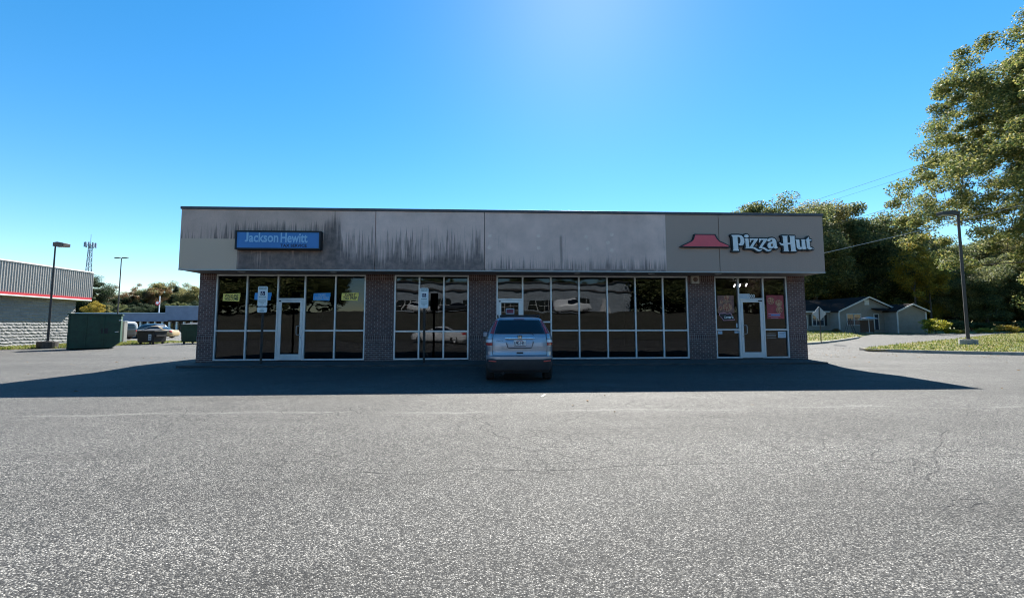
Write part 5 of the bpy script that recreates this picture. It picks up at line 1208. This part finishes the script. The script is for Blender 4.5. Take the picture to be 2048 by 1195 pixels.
# woods on the left horizon
gl_ = 'woods beyond the far shop row'
Ls = ((186,108,548,'oak','leaf_pine'),(205,112,582,'pine','leaf_pine'),(222,116,570,'thin','leaf_rust'),(232,118,584,'oak','leaf_rust'),(250,112,592,'oak','leaf_pine'),(268,122,565,'thin','leaf_rust'),(272,116,578,'oak2','leaf_rust'),(290,112,585,'pine','leaf_pine'),(305,118,572,'oak','leaf_green'),(320,112,570,'oak2','leaf_rust'),(338,116,560,'oak','leaf_olive'),(352,112,572,'pine','leaf_pine'),(368,118,580,'oak','leaf_green'),(386,112,566,'oak2','leaf_olive'),(405,116,575,'oak','leaf_green'),(170,120,575,'oak','leaf_green'),(212,100,603,'oak','leaf_pine'),(246,100,606,'wide','leaf_green'),(285,100,604,'wide','leaf_pine'),(325,104,600,'wide','leaf_pine'),(362,104,602,'wide','leaf_green'),(395,104,600,'wide','leaf_pine'),(430,112,580,'oak','leaf_green'),(150,112,590,'oak','leaf_pine'),(120,112,590,'oak','leaf_pine'),(90,112,590,'oak','leaf_pine'))
for k, (u, Y, vt, kd, lf) in enumerate(Ls):
    tree_at(kd, u, Y+8, vt, lf, {'oak':'broadleaf tree in the wood on the left horizon','oak2':'broadleaf tree in the wood on the left horizon','wide':'broadleaf tree in the wood on the left horizon','thin':'nearly bare tree poking above the wood on the left horizon','pine':'pine in the wood on the left horizon'}[kd], gl_)
tree_at('oak', 192, 99, 600, 'leaf_yellow', 'golden yellow tree just right of the metal-clad shop', None, wide=.8); tree_at('pine', 216, 99, 610, 'leaf_olive', 'small pale green tree right of the golden yellow tree', None)
# woods hidden behind the building, closing the horizon
for k in range(26):
    x = -40 + k*4.5 + 2*math.sin(k*3.1); tree(['oak','wide','oak2'][k % 3], x*1.6, 118 + 8*math.cos(k*2.2), .62, 'leaf_green', 'low woodland tree on the horizon behind the shop building', 'tree', 'woods hidden behind the shops')
# ------------------------------------------------------------------ ACROSS THE ROAD (behind the camera, seen mirrored in the shop glass)
QY = -46.0
Q = empty('service_garage', (3, QY, 3.35), 0, 'light grey service garage with glazed bay doors, reflected in the shop windows', 'building')
M['gwall'] = simple('garage_wall', (.26, .30, .34), .85, var=.12, scale=.8)
m = MB(); m.box(-21, 19, -14, 0, 0, 4.6); m.build('wall', M['gwall'], Q); m = MB(); m.box(-21.1, 19.1, .003, .2, 3.35, 3.55); m.build('dark_band', M['coping'], Q); m = MB(); m.box(-21.2, 19.2, -14.2, .25, 4.6, 4.75); m.build('coping', M['coping'], Q)
for k, x in enumerate((-19.5, -14, -8.5, -3, 2.5, 8)):
    f = MB(); f.box(x, x+4.2, .002, .1, 0, 3.0); d_ = f.build('bay_door', M['gwall'], Q); f = MB()
    f.box(x+.2, x+4.0, .101, .12, .3, 2.1); f.build('door_glazing', M['darkglass'], d_); f = MB()
    for q in range(1, 4): f.box(x+.2+.95*q-.03, x+.2+.95*q+.03, .121, .14, .3, 2.1)
    f.box(x+.2, x+4.0, .121, .141, 1.15, 1.2); f.build('muntin', M['white'], d_)
f = MB(); f.box(14.2, 15.2, .002, .1, 0, 2.2); f.build('door', M['wtrim'], Q)
row_ = ((-16, 'car_white', 'suv'), (-6.5, 'car_black', 'sedan'), (5.5, 'car_white', 'truck'))
for k, (x, pm, kd) in enumerate(row_):
    gen_car('parked_car', ['white car parked by the left bays of the service garage', 'black car parked by the middle bays of the service garage', 'white truck parked by the right bays of the service garage'][k], (x+3, QY+4.2, zf(x+3, QY+4.2)), R(90 if k % 2 else -90), pm, kd, 'cars at the service garage')
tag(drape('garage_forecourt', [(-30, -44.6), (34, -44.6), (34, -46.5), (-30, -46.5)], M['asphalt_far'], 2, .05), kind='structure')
tag(drape('bank', [(-190, -24.3), (190, -24.3), (190, -150), (-190, -150)], M['dirt'], 4, .02), kind='structure')
for k in range(16):
    x = -62 + k*8.5 + 2*math.sin(k*5.1); 
    tree(['oak','wide','oak2'][k % 3], x, QY-22-3*math.cos(k*2.7) if -26 < x < 28 else QY-1-3*math.cos(k*2.7), .62 + .1*math.sin(k), 'leaf_green', 'leafy tree behind the service garage across the road', 'tree', 'trees across the road')
for k in range(18):
    x = (-66 + k*4.6) if k < 9 else (26 + (k-9)*4.6)
    e_ = tree('bush', x, QY+4-1.5*math.cos(k*2.7), (2.6, 2.6, 1.9+.4*math.sin(k)), 'leaf_green', 'tall hedge bush on the bank beside the service garage', 'bush', 'hedge bushes across the road')
for k in range(40):
    q = k % 20; x = (-100 + q*4.4) if q < 16 else (24 + (q-16)*4.4)
    if k >= 20: x = 24 + q*4.4
    tree('bush', x, QY-8-3*math.cos(k*1.7), (4.2, 4.2, 3.3+.5*math.sin(k*2.1)), 'leaf_green', 'tall dense thicket behind the trees beside the service garage', 'bush', 'thicket across the road')
tag(MB().quad(*[(q_[0], q_[1], zf(*q_)+.006) for q_ in (G(1081, 793), G(1085, 793.5), G(1093, 789), G(1089, 788.5))]).build('paint_mark', M['concrete']), kind='structure')
# bright leaf litter and small stones on the lot
r = random.Random(5); m = MB()
for k in range(500):
    if k < 330: x = r.uniform(14, 30); y = r.uniform(1.5, 9); 
    else: x = r.uniform(-28, 20); y = r.uniform(-9, 16)
    if inpoly(x, y, islP+islN): continue
    if XL-.3 < x < XR+.3 and y > -1.6: continue
    z = zf(x, y)+.012; s_ = r.uniform(.02, .06); a = r.uniform(0, 6.28); c, s2 = math.cos(a)*s_, math.sin(a)*s_
    m.quad((x-c, y-s2, z), (x+s2*.5, y-c*.5, z+r.uniform(0,.02)), (x+c, y+s2, z), (x-s2*.5, y+c*.5, z+r.uniform(0,.02)))
tag(m.build('leaf_litter', M['leaf_rust'], fix=False), 'small dry leaves scattered over the asphalt by the right kerb', 'leaf litter', kind='stuff')
